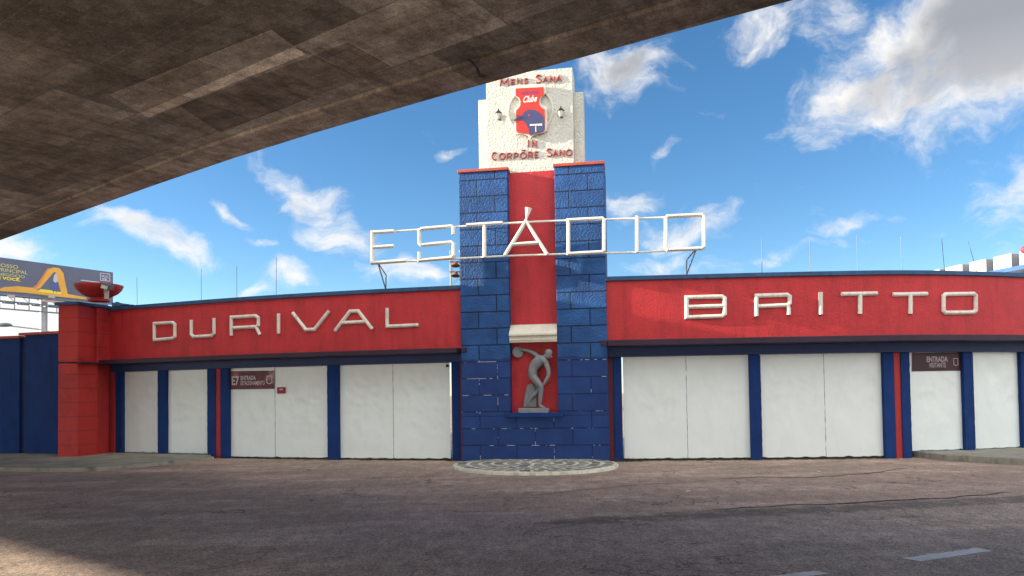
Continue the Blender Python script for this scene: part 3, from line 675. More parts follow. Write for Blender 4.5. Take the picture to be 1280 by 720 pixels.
def wing_left():
    c, s, n = LW.hit(360, 0)
    root = empty('stadium_wall', (c.x, c.y, 0), 'red and blue curved entrance wall reading DURIVAL with four white gates', 'wall')
    A, B = 136, 577.3
    bm = bmesh.new(); LW.strip(bm, A, B, 0, .28, 2.775, 4.23, n=60); link('parapet_wall', bm, M_red, root)
    bm = bmesh.new(); LW.strip(bm, A - 3, B, -.06, .34, 4.232, 4.335, n=60); link('coping', bm, M_bluecop, root, bevel=.012)
    bm = bmesh.new(); LW.strip(bm, 112, 577.3, -.38, -.002, 2.655, 2.775, ref=0, n=60)
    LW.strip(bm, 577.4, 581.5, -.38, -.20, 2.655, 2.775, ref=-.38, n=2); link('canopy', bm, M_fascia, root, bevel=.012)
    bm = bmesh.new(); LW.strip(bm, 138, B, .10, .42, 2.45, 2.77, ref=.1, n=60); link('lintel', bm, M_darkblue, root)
    bm = bmesh.new(); LW.strip(bm, 108, 142.9, .16, .40, -.02, 2.70, n=8); link('red_strip', bm, M_redsm, root)
    posts = [(143, 152.5), (197.5, 207), (259.5, 269), (275.5, 285.5), (409.5, 423), (564.8, 575)]
    for a, b in posts:
        bm = bmesh.new(); LW.strip(bm, a, b, .20, .40, -.02, 2.449, n=3); link('pilaster', bm, M_blue, root, bevel=.008)
    bm = bmesh.new(); LW.strip(bm, 269.2, 275.3, .23, .40, -.02, 2.449, n=2); link('red_strip', bm, M_redsm, root)
    bm = bmesh.new(); LW.strip(bm, 575.2, 581.5, .09, .40, -.02, 2.449, n=2); link('red_strip', bm, M_wine, root)
    bm = bmesh.new(); LW.strip(bm, 152.6, 259, .24, .42, -.02, .10, n=10); LW.strip(bm, 285.6, 564.5, .34, .42, -.02, .06, n=20); link('threshold', bm, M_black, root)
    g1 = gate(root, LW, 153, 197, [], 2.46, seed=1, zb=.11)
    g2 = gate(root, LW, 207.5, 259, [], 2.46, seed=4, zb=.11)
    g3 = gate(root, LW, 286, 409, [343.8], 2.452, seed=9, label='white gate carrying the parking entrance banner')
    g4 = gate(root, LW, 423.5, 562.6, [491.5], 2.452, seed=17)
    ob, a, xd, up, n, W, H = banner(g3, LW, 287, 342.8, 464, 486.8, M_ban1, [])
    bm = bmesh.new(); text_bm(bm, 'E7', a + xd * W * .05 + up * H * .22, xd, up, n, W * .17, H * .50, .003, bold=.03)
    text_bm(bm, 'ENTRADA', a + xd * W * .255 + up * H * .49, xd, up, n, W * .34, H * .24, .003, bold=.025)
    text_bm(bm, 'ESTACIONAMENTO', a + xd * W * .255 + up * H * .22, xd, up, n, W * .54, H * .22, .003, bold=.02)
    link('banner_lettering', bm, M_bwhite, g3)
    bm = bmesh.new(); shield_small(bm, a + xd * W * .84 + up * H * .27, xd, up, n, W * .11, H * .42); link('banner_emblem', bm, M_bwhite, g3)
    ob, a, xd, up, n, W, H = banner(g3, LW, 346.2, 356.8, 484, 492, M_note, [], name='notice')
    bm = bmesh.new(); box(bm, a + xd * W * .3 + up * H * .55 + n * .001, xd * W * .4, up * H * .18, n * .003); link('notice_print', bm, M_bwhite, g3)
    ob, a, xd, up, n, W, H = banner(g4, LW, 557.4, 560.8, 455.5, 459, M_black, [], name='notice')
    D = [('D', [[(193.6, 404.5), (216.5, 403.2), (219.3, 405.5), (219.3, 420.7), (216.5, 423), (193.6, 425), (193.6, 404.5)]]),
         ('U', [[(239.8, 400), (239.8, 418), (242.5, 421), (265.5, 419.6), (268.2, 416.6), (268.2, 397.6)]]),
         ('R', [[(289.8, 419.6), (289.8, 396.7), (320, 394.8), (323.6, 397.3), (323.6, 406.3), (321, 408.4), (291.5, 409.9)], [(320.6, 408.4), (325.4, 418.6)]]),
         ('I', [[(348.7, 392.2), (348.7, 417)]]),
         ('V', [[(366.3, 391), (382.8, 412.2), (393.6, 411.8), (411.8, 389)]]),
         ('A', [[(419.3, 413.6), (437.8, 389.4), (448.2, 388.8), (465.8, 411.6)], [(427.8, 403.6), (457, 402.2)]]),
         ('L', [[(484.3, 385.2), (484.3, 408.2), (523.4, 406.3)]])]
    stroke_letters(root, LW, D)
    return root
def shield_small(bm, o, xd, up, n, w, h):
    pts = [o + xd * 0 + up * h, o + xd * w + up * h, o + xd * w + up * h * .15, o + xd * w * .5, o + up * h * .15]
    sweep(bm, [p + n * .001 for p in pts], n, w * .16, .003, True)
M_note = flat('red_notice', (.25, .02, .03))
wing_left()

def wing_right():
    c, s, n = RW.hit(1000, 0)
    root = empty('stadium_wall', (c.x, c.y, 0), 'red and blue curved entrance wall reading BRITTO with white gates', 'wall')
    A, B = 759.0, 1345
    bm = bmesh.new(); RW.strip(bm, A, B, 0, .28, 2.86, 4.285, n=70); link('parapet_wall', bm, M_red, root)
    bm = bmesh.new(); RW.strip(bm, A, B, -.06, .34, 4.287, 4.39, n=70); link('coping', bm, M_bluecop, root, bevel=.012)
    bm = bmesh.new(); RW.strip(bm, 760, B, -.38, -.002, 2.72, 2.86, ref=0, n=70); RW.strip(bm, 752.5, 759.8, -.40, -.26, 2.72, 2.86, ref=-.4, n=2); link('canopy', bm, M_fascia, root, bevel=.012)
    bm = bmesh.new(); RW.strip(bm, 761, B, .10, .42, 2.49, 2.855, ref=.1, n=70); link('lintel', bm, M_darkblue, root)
    for a, b in [(767.5, 777.8), (938, 951), (1105.5, 1118.6), (1127.6, 1138), (1206, 1217.5), (1278, 1290)]:
        bm = bmesh.new(); RW.strip(bm, a, b, .20, .40, -.02, 2.489, n=3); link('pilaster', bm, M_blue, root, bevel=.008)
    for a, b, m in ((761.6, 767.3, M_wine), (1118.8, 1127.4, M_redsm)):
        bm = bmesh.new(); RW.strip(bm, a if a > 1000 else 756, b, .23, .40, -.02, 2.489, n=2); link('red_strip', bm, m, root)
    bm = bmesh.new(); RW.strip(bm, 778, 1105, .34, .42, -.02, .06, n=20); link('threshold', bm, M_black, root)
    gate(root, RW, 779.5, 937.6, [858.5], 2.488, seed=31, zb=.05)
    gate(root, RW, 951.8, 1105.3, [1031], 2.488, seed=37, zb=.05)
    g = gate(root, RW, 1138.6, 1205.8, [], 2.50, seed=43, zb=.16, label='white gate carrying the visitors entrance banner')
    gate(root, RW, 1218, 1277.6, [], 2.52, seed=51, zb=.16)
    bm = bmesh.new(); RW.strip(bm, 1290.4, 1345, .2, .3, -.02, 2.48, n=8); link('blank_panel', bm, M_blue, root)
    ob, a, xd, up, n, W, H = banner(g, RW, 1140.4, 1203.0, 441.2, 464.2, M_ban2, [])
    bm = bmesh.new(); text_bm(bm, 'ENTRADA', a + xd * W * .29 + up * H * .49, xd, up, n, W * .42, H * .31, .003, bold=.03)
    text_bm(bm, 'VISITANTE', a + xd * W * .33 + up * H * .19, xd, up, n, W * .34, H * .26, .003, bold=.015)
    link('banner_lettering', bm, M_bpurple, g)
    bm = bmesh.new(); shield_small(bm, a + xd * W * .83 + up * H * .28, xd, up, n, W * .085, H * .40); link('banner_emblem', bm, M_bpurple, g)
    D = [('B', [[(858.2, 371.9), (902, 370.6), (905.6, 373), (905.6, 392.6), (902, 395.2), (858.2, 396.6), (858.2, 371.9)], [(859.5, 383.7), (905, 382.4)]]),
         ('R', [[(945.2, 395.4), (945.2, 369.8), (983.6, 368.6), (986.8, 371), (986.8, 379), (984.2, 381.4), (946.5, 383)], [(983.8, 381.6), (985.4, 386), (985.6, 393.6)]]),
         ('I', [[(1025.4, 365.4), (1025.4, 393.2)]]),
         ('T', [[(1051.2, 367.8), (1096, 366.8)], [(1074.6, 368.2), (1074.6, 392.4)]]),
         ('T', [[(1115.4, 368.3), (1158.4, 367.4)], [(1137.4, 368.7), (1137.4, 392.4)]]),
         ('O', [[(1181, 367.9), (1216.2, 367.3), (1218.8, 369.6), (1218.8, 388), (1216.2, 390.4), (1181, 391), (1178.6, 388.6), (1178.6, 370.2), (1181, 367.9)]])]
    stroke_letters(root, RW, D, w=.092)
wing_right()

# ---------------------------------------------------------------- tower
TL = Vector((ray(577, 505).x / ray(577, 505).y * 18.02, 18.02, 0)); TR = Vector((ray(760.5, 505).x / ray(760.5, 505).y * 17.45, 17.45, 0))
TT = (TR - TL).normalized(); TN = Vector((TT.y, -TT.x, 0)); UP = Vector((0, 0, 1))    # TN points to the viewer
TW = (TR - TL).length
def TP(px, py, off=0.0):     # point on a plane parallel to the tower front, off = distance out towards the viewer
    return on_plane(px, py, TL + TN * off, TN)
def tx(px, py=505, off=0.0): return (TP(px, py, off) - TL).dot(TT)
def tz(px, py, off=0.0): return TP(px, py, off).z
RC = .27       # depth of the central recess
def tower():
    root = empty('stadium_tower', tuple((TL + TR) / 2), 'blue blockwork and red tower topped by a white stepped slab at the entrance', 'tower')
    def tb(x0, x1, o0, o1, z0, z1, name, m, bevel=0, label=None, parent=root):
        bm = bmesh.new(); box(bm, TL + TT * x0 - TN * o1 + UP * z0, TT * (x1 - x0), TN * (o1 - o0), UP * (z1 - z0)); return link(name, bm, m, parent, bevel=bevel, label=label)
    xa, xb = tx(636.5, 400), tx(696, 400); zs = tz(667, 520)
    ztop = 7.08
    DEP = 1.1
    # each blockwork mass has its own mesh with object axes along the wall, so the joints follow it
    def blk(x0, x1, z0, z1, name, z_shift=0):
        bm = bmesh.new(); box(bm, Vector((x0, 0, z0)), Vector((x1 - x0, 0, 0)), Vector((0, DEP, 0)), Vector((0, 0, z1 - z0)))
        o = link(name, bm, M_blk, bevel=.012); o.parent = root
        o.matrix_local = Matrix.Translation(TL - (TL + TR) / 2) @ Matrix.Rotation(math.atan2(TT.y, TT.x), 4, 'Z'); return o
    blk(0, xa, zs + .0015, ztop, 'buttress'); blk(xb, TW, zs + .0015, ztop, 'buttress'); blk(.0, TW, -.02, zs, 'base')
    tb(-.03, xa + .03, -.04, .9, ztop + .002, ztop + .075, 'buttress_cap', M_redcap, .01)
    tb(xb - .03, TW + .012, -.04, .5, ztop + .002, ztop + .075, 'buttress_cap', M_redcap, .01)
    zr = tz(665, 214.5, -RC)
    tb(xa + .001, xb - .001, RC, DEP - .05, zs + .001, zr, 'recess_wall', M_red, 0)
    tb(tx(632, 520, .14), tx(703.5, 520, .14), -.14, -.001, tz(667, 521.5, .14), tz(667, 516, .14), 'sill', M_blue, .01)
    # hood over the niche
    zl, zh = tz(667, 427.5), tz(667, 404.5)
    hood = bmesh.new()
    prof = [(RC - .002, zl), (-.02, zl), (-.02, zl + .035), (-.05, zl + .045), (-.05, zl + .085), (-.02, zl + .10), (-.02, zl + .135), (-.10, zl + .16), (-.10, zl + .20), (RC * .72, zh), (RC - .002, zh)]
    x0, x1 = xa - .015, xb + .015
    prof = [(o if o > -.015 else o, z) for o, z in prof]
    a = [hood.verts.new(TL + TT * (xa + .003) - TN * o + UP * z) for o, z in prof]; b = [hood.verts.new(TL + TT * (xb - .003) - TN * o + UP * z) for o, z in prof]
    hood.faces.new(a); hood.faces.new(list(reversed(b)))
    for i in range(len(a)): hood.faces.new((a[i], b[i], b[(i + 1) % len(a)], a[(i + 1) % len(a)]))
    link('niche_hood', hood, M_whitesm, root)
    # white slab
    z0 = zr + .001
    f0, f1 = tx(608.5, 180, -RC), tx(717, 180, -RC)
    tb(xa + .001, xb - .001, RC, .60, z0, ztop + .08, 'slab_foot', M_white)
    tb(f0, f1, RC, .95, ztop + .081, tz(717, 84, -RC), 'front_slab', M_white, .012)
    tb(tx(598.5, 180, -.5), f0 - .001, .50, .90, ztop + .08, tz(599, 125, -.5), 'side_slab', M_white, .012)
    tb(f1 + .001, tx(730, 180, -.5), .50, .90, ztop + .08, tz(729, 114.5, -.5), 'side_slab', M_white, .012)
    F = -RC     # plane of the white face
    # raised ring round the shield
    bm = bmesh.new(); c = TP(663, 139, F); rad = (TP(691, 139, F) - c).length
    sweep(bm, [c + TT * math.cos(t) * rad + UP * math.sin(t) * rad for t in [2 * math.pi * k / 40 for k in range(40)]], TN, .05, .04, True); link('ring', bm, M_whitesm, root)
    # motto in red raised letters
    G = {'M': [[(0, 0), (.12, 1), (.5, .35), (.88, 1), (1, 0)]], 'E': [[(1, 0), (.08, 0), (.08, 1), (1, 1)], [(.08, .45), (.85, .45)]], 'N': [[(.05, 0), (.05, 1), (.95, 0), (.95, 1)]],
         'S': [[(.95, .85), (.7, 1), (.25, 1), (.05, .78), (.95, .3), (.8, .05), (.25, 0), (.05, .15)]], 'A': [[(0, 0), (.5, 1), (1, 0)], [(.2, .36), (.8, .36)]], 'I': [[(.5, 0), (.5, 1)]],
         'C': [[(.95, .85), (.7, 1), (.3, .97), (.05, .65), (.05, .3), (.3, .03), (.95, 0)]], 'O': [[(.3, 0), (.7, 0), (.97, .3), (.97, .7), (.7, 1), (.3, 1), (.03, .7), (.03, .3), (.3, 0)]],
         'R': [[(.05, 0), (.05, 1), (.7, 1), (.97, .8), (.97, .6), (.7, .42), (.05, .42)], [(.55, .42), (.97, 0)]], 'P': [[(.05, 0), (.05, 1), (.7, 1), (.97, .8), (.97, .58), (.7, .38), (.05, .38)]]}
    def word(glyphs):        # (char, px left, px right, top, bottom)
        bm = bmesh.new()
        for ch, xl, xr, yt, yb in glyphs:
            a, b, d = TP(xl, yb, F), TP(xr, yb - .045 * (xr - xl), F), TP(xl, yt, F)
            for path in G[ch]:
                cl = path[0] == path[-1]; pp = path[:-1] if cl else path
                sweep(bm, [a + (b - a) * u + (d - a) * v for u, v in pp], TN, .032, .035, cl, chamfer=.2)
        return bm
    link('motto_word', word([('M', 625.5, 636, 99.5, 107.5), ('E', 639, 644, 100, 105.5), ('N', 647, 652.5, 99.2, 104.7), ('S', 656, 660, 98.6, 104.4)]), M_mred, root)
    link('motto_word', word([('S', 670, 677, 94.5, 104), ('A', 679, 685.5, 97, 103), ('N', 688, 693.5, 96.4, 102.4), ('A', 695.5, 702, 95.4, 102)]), M_mred, root)
    link('motto_word', word([('I', 658.5, 662.5, 175.5, 184), ('N', 665.5, 671, 176.5, 183.8)]), M_mred, root)
    w = word([('C', 615, 621, 191, 200), ('O', 624.5, 631.5, 192.2, 199.2), ('R', 634, 639.5, 192, 198.9), ('P', 642.5, 647.5, 191.6, 198.6), ('O', 650.5, 658, 191, 198.3), ('R', 660.5, 666, 190.6, 197.6), ('E', 668.8, 673, 190.2, 197)])
    sweep(w, [TP(652, 188.2, F), TP(657, 188, F)], TN, .028, .035); link('motto_word', w, M_mred, root)
    link('motto_word', word([('S', 683.5, 690, 186.6, 196), ('A', 691.5, 697.5, 189, 195.4), ('N', 700, 705.5, 188.4, 194.9), ('O', 708, 715, 187.6, 194.6)]), M_mred, root)
    # scars of old fittings on the white face
    bm = bmesh.new()
    for (px, py, w_, h_) in ((652, 116, .012, .1),): pass
    bm.free()
    return root
M_mred = mat('motto_red', (.30, .06, .055), .6, .2, 9)
tower_root = tower()

def crest():
    F = -RC + .0; st = .10
    c = TP(663, 172, F)
    root = empty('wall_shield', tuple(c), 'red club shield with white rim, script word and blue bird on the white slab', 'crest')
    # outline in the photo's pixels, relative measurements on the slab face
    R_ = []
    left = [(642.6, 108.4), (642.6, 119.5), (645, 121), (648.8, 124), (650, 129), (648.5, 133), (645, 136.3), (643.6, 138.5), (643.4, 164), (645, 167), (648, 168.6), (656, 169.2), (660.5, 170.8), (663.8, 174)]
    right = [(667, 170.4), (671.5, 168.3), (680, 166.6), (683.4, 164.6), (684.4, 161), (684.2, 135.6), (682, 134), (677.5, 131.8), (675.6, 127), (677, 122.5), (680.5, 119.6), (683, 118), (682.6, 106.3)]
    out = left + right
    P = [TP(x, y, F + .03) for x, y in out]
    bm = bmesh.new(); poly_prism(bm, [TP(x, y, F + .002) for x, y in ((655, 120), (672, 119), (672, 155), (655, 156))], TN * .03); link('mount', bm, M_galv, root)
    bm = bmesh.new(); poly_prism(bm, P, TN * .075); link('shield_rim', bm, M_whitesm, root, bevel=.012)
    # red field, inset
    inn = [(644.6, 110.6), (644.8, 120), (649.2, 122.6), (650.6, 126), (650.6, 131.5), (648.5, 135), (645.2, 138.3), (645.4, 163.5), (647.5, 166), (657, 166.8), (661.5, 168), (663.8, 170),
           (666, 168), (671, 166.2), (679.3, 164.6), (681.2, 161.5), (681, 137.4), (676.5, 134.4), (674.4, 131), (674, 125.5), (675.5, 121.6), (680, 117.6), (679.6, 108.8)]
    bm = bmesh.new(); poly_prism(bm, [TP(x, y, F + .116) for x, y in inn], TN * .006); link('red_field', bm, M_cred, root)
    bird = [(641.5, 150.8), (646, 147.2), (652, 144.6), (655, 140.5), (659.5, 137.6), (664.5, 136.8), (670, 138.4), (675, 141.5), (678.5, 146), (680.4, 150), (680.9, 161.3), (679.2, 164.2), (671, 165.8), (665.5, 167.6), (663.8, 169.6), (661.8, 167.6), (660.5, 160), (657.5, 154.5), (654, 150.6), (648, 150.2)]
    bm = bmesh.new(); poly_prism(bm, [TP(x, y, F + .123) for x, y in bird], TN * .005); link('bird', bm, M_cblue, root)
    bm = bmesh.new(); c = TP(661.5, 144.2, F + .129); poly_prism(bm, [c + TT * math.cos(t) * .028 + UP * math.sin(t) * .028 for t in [k * math.pi / 5 for k in range(10)]], TN * .003); link('bird_eye', bm, M_cred, root)
    bm = bmesh.new()
    for i in range(5):
        a = TP(662.3 + i * 3.2, 157.4 - .05 * i, F + .129); box(bm, a, TT * .052, UP * .042, TN * .004)
    a = TP(662.3, 156.2, F + .129); box(bm, a, TT * .30, UP * .014, TN * .004)
    a = TP(669.3, 165.2, F + .129); box(bm, a, TT * .02, UP * .14, TN * .004)
    link('tree_mark', bm, M_cwhite, root)
    a = TP(654, 128.6, F + .123); b = TP(671.5, 126.9, F + .123)
    bm = bmesh.new(); text_bm(bm, 'Clube', a, (b - a), UP, TN, (b - a).length, .165, .003, shear=.45, bold=.02); link('script_word', bm, M_cwhite, root)
    a = TP(652, 118.6, F + .123); b = TP(673, 117.2, F + .123)
    bm = bmesh.new(); text_bm(bm, 'PARANÁ', a, (b - a), UP, TN, (b - a).length, .105, .003, bold=.02); link('faded_word', bm, M_cpurple, root)
M_cred = mat('crest_red', (.52, .030, .022), .5, .12, 5); M_cblue = mat('crest_blue', (.045, .055, .16), .5, .15, 6); M_cwhite = flat('crest_white', (.75, .73, .68)); M_cpurple = flat('crest_purple', (.22, .04, .17))
crest()

def wall_lantern(px, py, label):
    F = -RC; p = TP(px, py, F)
    root = empty('wall_lantern', tuple(p), label, 'lantern', 'small lanterns on the white slab')
    o = p + TN * .16
    bm = bmesh.new(); tube(bm, [p, p + TN * .10 + UP * .10, o + UP * .13], .012); box(bm, p - TT * .03 - UP * .08, TT * .06, UP * .16, TN * .02); link('bracket', bm, M_black, root)
    def frus(bm, z0, r0, z1, r1):
        a = [bm.verts.new(o + TT * math.cos(t) * r0 + TN * math.sin(t) * r0 + UP * z0) for t in [k * math.pi / 3 for k in range(6)]]
        b = [bm.verts.new(o + TT * math.cos(t) * r1 + TN * math.sin(t) * r1 + UP * z1) for t in [k * math.pi / 3 for k in range(6)]]
        bm.faces.new(a); bm.faces.new(list(reversed(b)))
        for i in range(6): bm.faces.new((a[i], a[(i + 1) % 6], b[(i + 1) % 6], b[i]))
    bm = bmesh.new(); frus(bm, .045, .085, .115, .02); frus(bm, .03, .09, .045, .09); frus(bm, .115, .014, .15, .014); link('hood', bm, M_black, root)
    bm = bmesh.new(); frus(bm, -.10, .04, .029, .072); link('glass', bm, M_glass, root)
wall_lantern(624.5, 146.5, 'black wall lantern left of the shield, under the word MENS')
wall_lantern(702, 143.5, 'black wall lantern right of the shield, under the word SANA')

# ---------------------------------------------------------------- ESTADIO sign
SL = at_depth(463, 330, 17.95); SRr = at_depth(883, 313, 16.85)
ST = (SRr - SL); ST.z = 0; ST.normalize(); SN = Vector((ST.y, -ST.x, 0))
def SP(px, py, off=0): return on_plane(px, py, Vector((SL.x, SL.y, 0)) + SN * off, SN)
def big_sign():
    root = empty('letter_sign', tuple(Vector((SP(660, 320).x, SP(660, 320).y, 4.5))), 'large white open letters reading ESTADIO on two rails in front of the tower', 'sign')
    L = [[[(493, 289.3), (466, 290.8), (466, 329), (508, 326)], [(466, 309.4), (493, 307.8)]],
         [[(567, 293.5), (567, 285), (564.5, 283.2), (527.5, 286.4), (524.6, 289), (524.6, 304.5), (527, 306.6), (564.5, 303.2), (567.4, 305.6), (567.4, 319.6), (564.5, 322.4), (524.8, 325.8), (524.8, 315.5)]],
         [[(583.5, 281.8), (628.4, 279)], [(605.8, 281.8), (605.8, 322.2)]],
         [[(631.4, 319.6), (657.6, 277), (684.3, 318.4)], [(640.8, 305.8), (674.6, 303.6)]],
         [[(710.6, 275.6), (753, 273.4), (755, 275.4), (755, 313.4), (752.5, 315.4), (710.6, 317.4), (710.6, 275.6)]],
         [[(796.2, 270.6), (796.2, 316)]],
         [[(834.5, 270.8), (877, 268.8), (879.8, 271.4), (879.8, 308.4), (877, 310.8), (834.5, 312.6), (832.2, 310.4), (832.2, 273.2), (834.5, 270.8)]]]
    for i, paths in enumerate(L):
        bm = bmesh.new()
        for path in paths:
            cl = path[0] == path[-1]; pp = path[:-1] if cl else path
            sweep(bm, [SP(x, y, .02) for x, y in pp], SN, .082, .09, cl)
        lt = link('letter', bm, M_letter2, root)
        if i == 3:      # the acute accent, a small cone
            bm = bmesh.new(); a, b = SP(658, 274.2, .06), SP(660.6, 260, .06); tube(bm, [a, b], .018, 12, .082); link('accent', bm, M_letter2, lt)
    for ys in ([(466, 291.2), (583, 282.6), (657, 277.6), (710, 275.4), (796, 273.2), (880, 269.6)], [(466, 328.6), (525, 325.9), (577, 322.9), (631, 320), (708, 317.4), (796, 315.4), (880, 311)]):
        bm = bmesh.new(); a, b = SP(*ys[0], .0), SP(*ys[-1], .0)
        tube(bm, [SP(*y, 0) for y in ys], .024); link('rail', bm, M_letter2, root)
    bz = 4.34
    for pts in (([(473, 331), (483.5, 357)], [(474, 331), (484, 338.5), (484, 357)]),):
        bm = bmesh.new()
        for q in pts:
            P = [SP(x, y, 0) for x, y in q]; foot = LW.hit(483.6, .12)[0]; P[-1] = Vector((foot.x, foot.y, bz))
            if len(P) > 2: P[1] = P[1].lerp(Vector((foot.x, foot.y, P[1].z)), .75)
            tube(bm, P, .017, 6)
        link('bracket', bm, M_galv, root)
    bm = bmesh.new()
    for q in ([(870, 312.5), (861.5, 343)], [(869, 312.5), (861.3, 320.5), (861.3, 343)]):
        P = [SP(x, y, 0) for x, y in q]; foot = RW.hit(861.4, .12)[0]; P[-1] = Vector((foot.x, foot.y, bz + .055))
        if len(P) > 2: P[1] = P[1].lerp(Vector((foot.x, foot.y, P[1].z)), .75)
        tube(bm, P, .017, 6)
    link('bracket', bm, M_galv, root)
    for px, py in ((600, 281), (600, 321), (735, 275.5), (735, 316)):      # stubs back to the tower
        bm = bmesh.new(); a = SP(px, py, 0); d = (TL - a).dot(TN); tube(bm, [a, a + TN * d], .014, 6); link('wall_stub', bm, M_galv, root)
M_letter2 = mat('sign_paint', (.72, .71, .65), .45, .06, 9, .0015, 60, dirt=(.45, .40, .30), dirt_amt=.4, dscale=7)
big_sign()

# ---------------------------------------------------------------- discus thrower statue
def skin_mesh(name, verts, edges, radii, m, parent, root=0, sub=2):
    me = bpy.data.meshes.new(name); me.from_pydata([tuple(v) for v in verts], edges, [])
    o = bpy.data.objects.new(name, me); C.objects.link(o)
    sk = o.modifiers.new('s', 'SKIN'); sk.use_smooth_shade = True
    for i, r in enumerate(radii):
        d = me.skin_vertices[0].data[i]; d.radius = (r, r) if isinstance(r, (int, float)) else r; d.use_root = (i == root)
    ss = o.modifiers.new('u', 'SUBSURF'); ss.levels = sub; ss.render_levels = sub
    dg = bpy.context.evaluated_depsgraph_get(); me2 = bpy.data.meshes.new_from_object(o.evaluated_get(dg))
    bpy.data.objects.remove(o); bpy.data.meshes.remove(me)
    me2.name = name; me2.materials.clear(); me2.materials.append(m)
    for p in me2.polygons: p.use_smooth = True
    o = bpy.data.objects.new(name, me2); C.objects.link(o)
    o.parent = parent
    for v in me2.vertices: v.co -= Vector(parent.location)
    return o
def statue():
    def S(cx, cy, off):   # crop pixels -> photo pixels -> point
        return TP(630 + cx / 6.55, 420 + cy / 6.55, -RC + off)
    b0 = TP(669, 516.4, -RC)
    root = empty('athlete_statue', tuple(b0), 'grey relief statue of a bending athlete with a disc in the red niche', 'statue')
    V = [(222, 300, .17), (232, 268, .17), (255, 232, .19), (288, 205, .20), (318, 186, .21), (334, 174, .22), (350, 160, .235), (362, 146, .24),      # 0 pelvis .. 7 head
         (282, 172, .16), (245, 142, .12), (205, 124, .10), (160, 113, .085), (128, 112, .08),          # 8.. far arm back to the disc
         (344, 222, .25), (362, 270, .27), (366, 322, .27), (345, 362, .27), (322, 395, .26), (304, 418, .25),   # 13.. near arm to the knee
         (232, 328, .19), (262, 362, .22), (304, 408, .25), (302, 460, .22), (296, 520, .20), (292, 568, .19), (312, 582, .22), (338, 592, .24),  # 19.. front leg
         (242, 345, .15), (266, 385, .13), (288, 440, .13), (252, 480, .10), (215, 515, .10), (200, 545, .10), (196, 572, .10)]     # 27.. back leg
    r = [.160, .145, .17, .20, .165, .075, .085, .09, .085, .065, .055, .042, .04, .085, .07, .058, .055, .04, .038, .135, .115, .082, .075, .07, .046, .05, .038, .10, .09, .07, .07, .058, .042, .035]
    E = [(0, 1), (1, 2), (2, 3), (3, 4), (4, 5), (5, 6), (6, 7), (3, 8), (8, 9), (9, 10), (10, 11), (11, 12), (4, 13), (13, 14), (14, 15), (15, 16), (16, 17), (17, 18),
         (0, 19), (19, 20), (20, 21), (21, 22), (22, 23), (23, 24), (24, 25), (25, 26), (0, 27), (27, 28), (28, 29), (29, 30), (30, 31), (31, 32), (32, 33)]
    verts = [S(*v) for v in V]
    body = skin_mesh('body', verts, E, [x * .82 for x in r], M_grey, root)
    # head detail: skull, brow/nose wedge, cap of hair
    bm = bmesh.new(); c = S(362, 150, .25); face = (S(390, 168, .262) - c).normalized(); upv = (S(378, 124, .25) - c).normalized(); upv = (upv - face * upv.dot(face)).normalized()
    bmesh.ops.create_uvsphere(bm, u_segments=16, v_segments=10, radius=1)
    rgt = face.cross(upv).normalized()
    for v in bm.verts: v.co = c + face * v.co.x * .085 + upv * v.co.z * .115 + rgt * v.co.y * .075
    bm2 = bm; a = c + face * .08
    box(bm2, a - upv * .03 - rgt * .012, face * .035, rgt * .024, upv * .045); box(bm2, a - upv * .072 - rgt * .02 - face * .012, face * .022, rgt * .04, upv * .014)
    link('head', bm2, M_grey, root, smooth=True)
    bm = bmesh.new(); bmesh.ops.create_uvsphere(bm, u_segments=16, v_segments=8, radius=1)
    for v in bm.verts: v.co = c - face * .014 + upv * .022 + face * v.co.x * .094 + upv * max(v.co.z, -.15) * .108 + rgt * v.co.y * .085
    link('hair', bm, M_grey, root, smooth=True)
    # fingers curled on the disc and on the knee
    for base, dirs in ((S(120, 112, .075), (S(98, 128, .10) - S(120, 112, .10)).normalized()), (S(304, 420, .26), (S(292, 448, .26) - S(304, 420, .26)).normalized())):
        bm = bmesh.new(); side = dirs.cross(TN).normalized()
        for k, ln in enumerate((.06, .07, .075, .062)):
            s = base + side * (k - 1.5) * .019; tube(bm, [s, s + dirs * ln * .6 + TN * .012, s + dirs * ln - TN * .004], .0095, 6, .007)
        s = base + side * .045; tube(bm, [s - dirs * .02, s + side * .02 + dirs * .02, s + side * .012 + dirs * .05], .011, 6, .008)
        link('hand', bm, M_grey, root, smooth=True)
    bm = bmesh.new(); c = S(112, 132, .06); fa = (TN * .9 + TT * .35 + UP * .1).normalized(); u = fa.cross(UP).normalized(); w = u.cross(fa)
    for i, (rr, th) in enumerate(((.135, .03), (.11, .042), (.04, .052))):
        poly_prism(bm, [c + (u * math.cos(t) + w * math.sin(t)) * rr - fa * .0 for t in [2 * math.pi * k / 28 for k in range(28)]], fa * th)
    link('disc', bm, M_grey, root)
    bm = bmesh.new(); q = [(196, 398), (240, 390), (272, 440), (268, 582), (160, 582), (176, 470)]
    poly_prism(bm, [S(x, y, .004) for x, y in q], TN * .085); link('stump', bm, M_grey, root, bevel=.02)
    bm = bmesh.new(); q = [(132, 588), (374, 588), (380, 606), (374, 628), (138, 628), (132, 606)]
    poly_prism(bm, [S(x, y, .004) for x, y in q], TN * .34); link('plinth', bm, M_grey, root, bevel=.012)
statue()

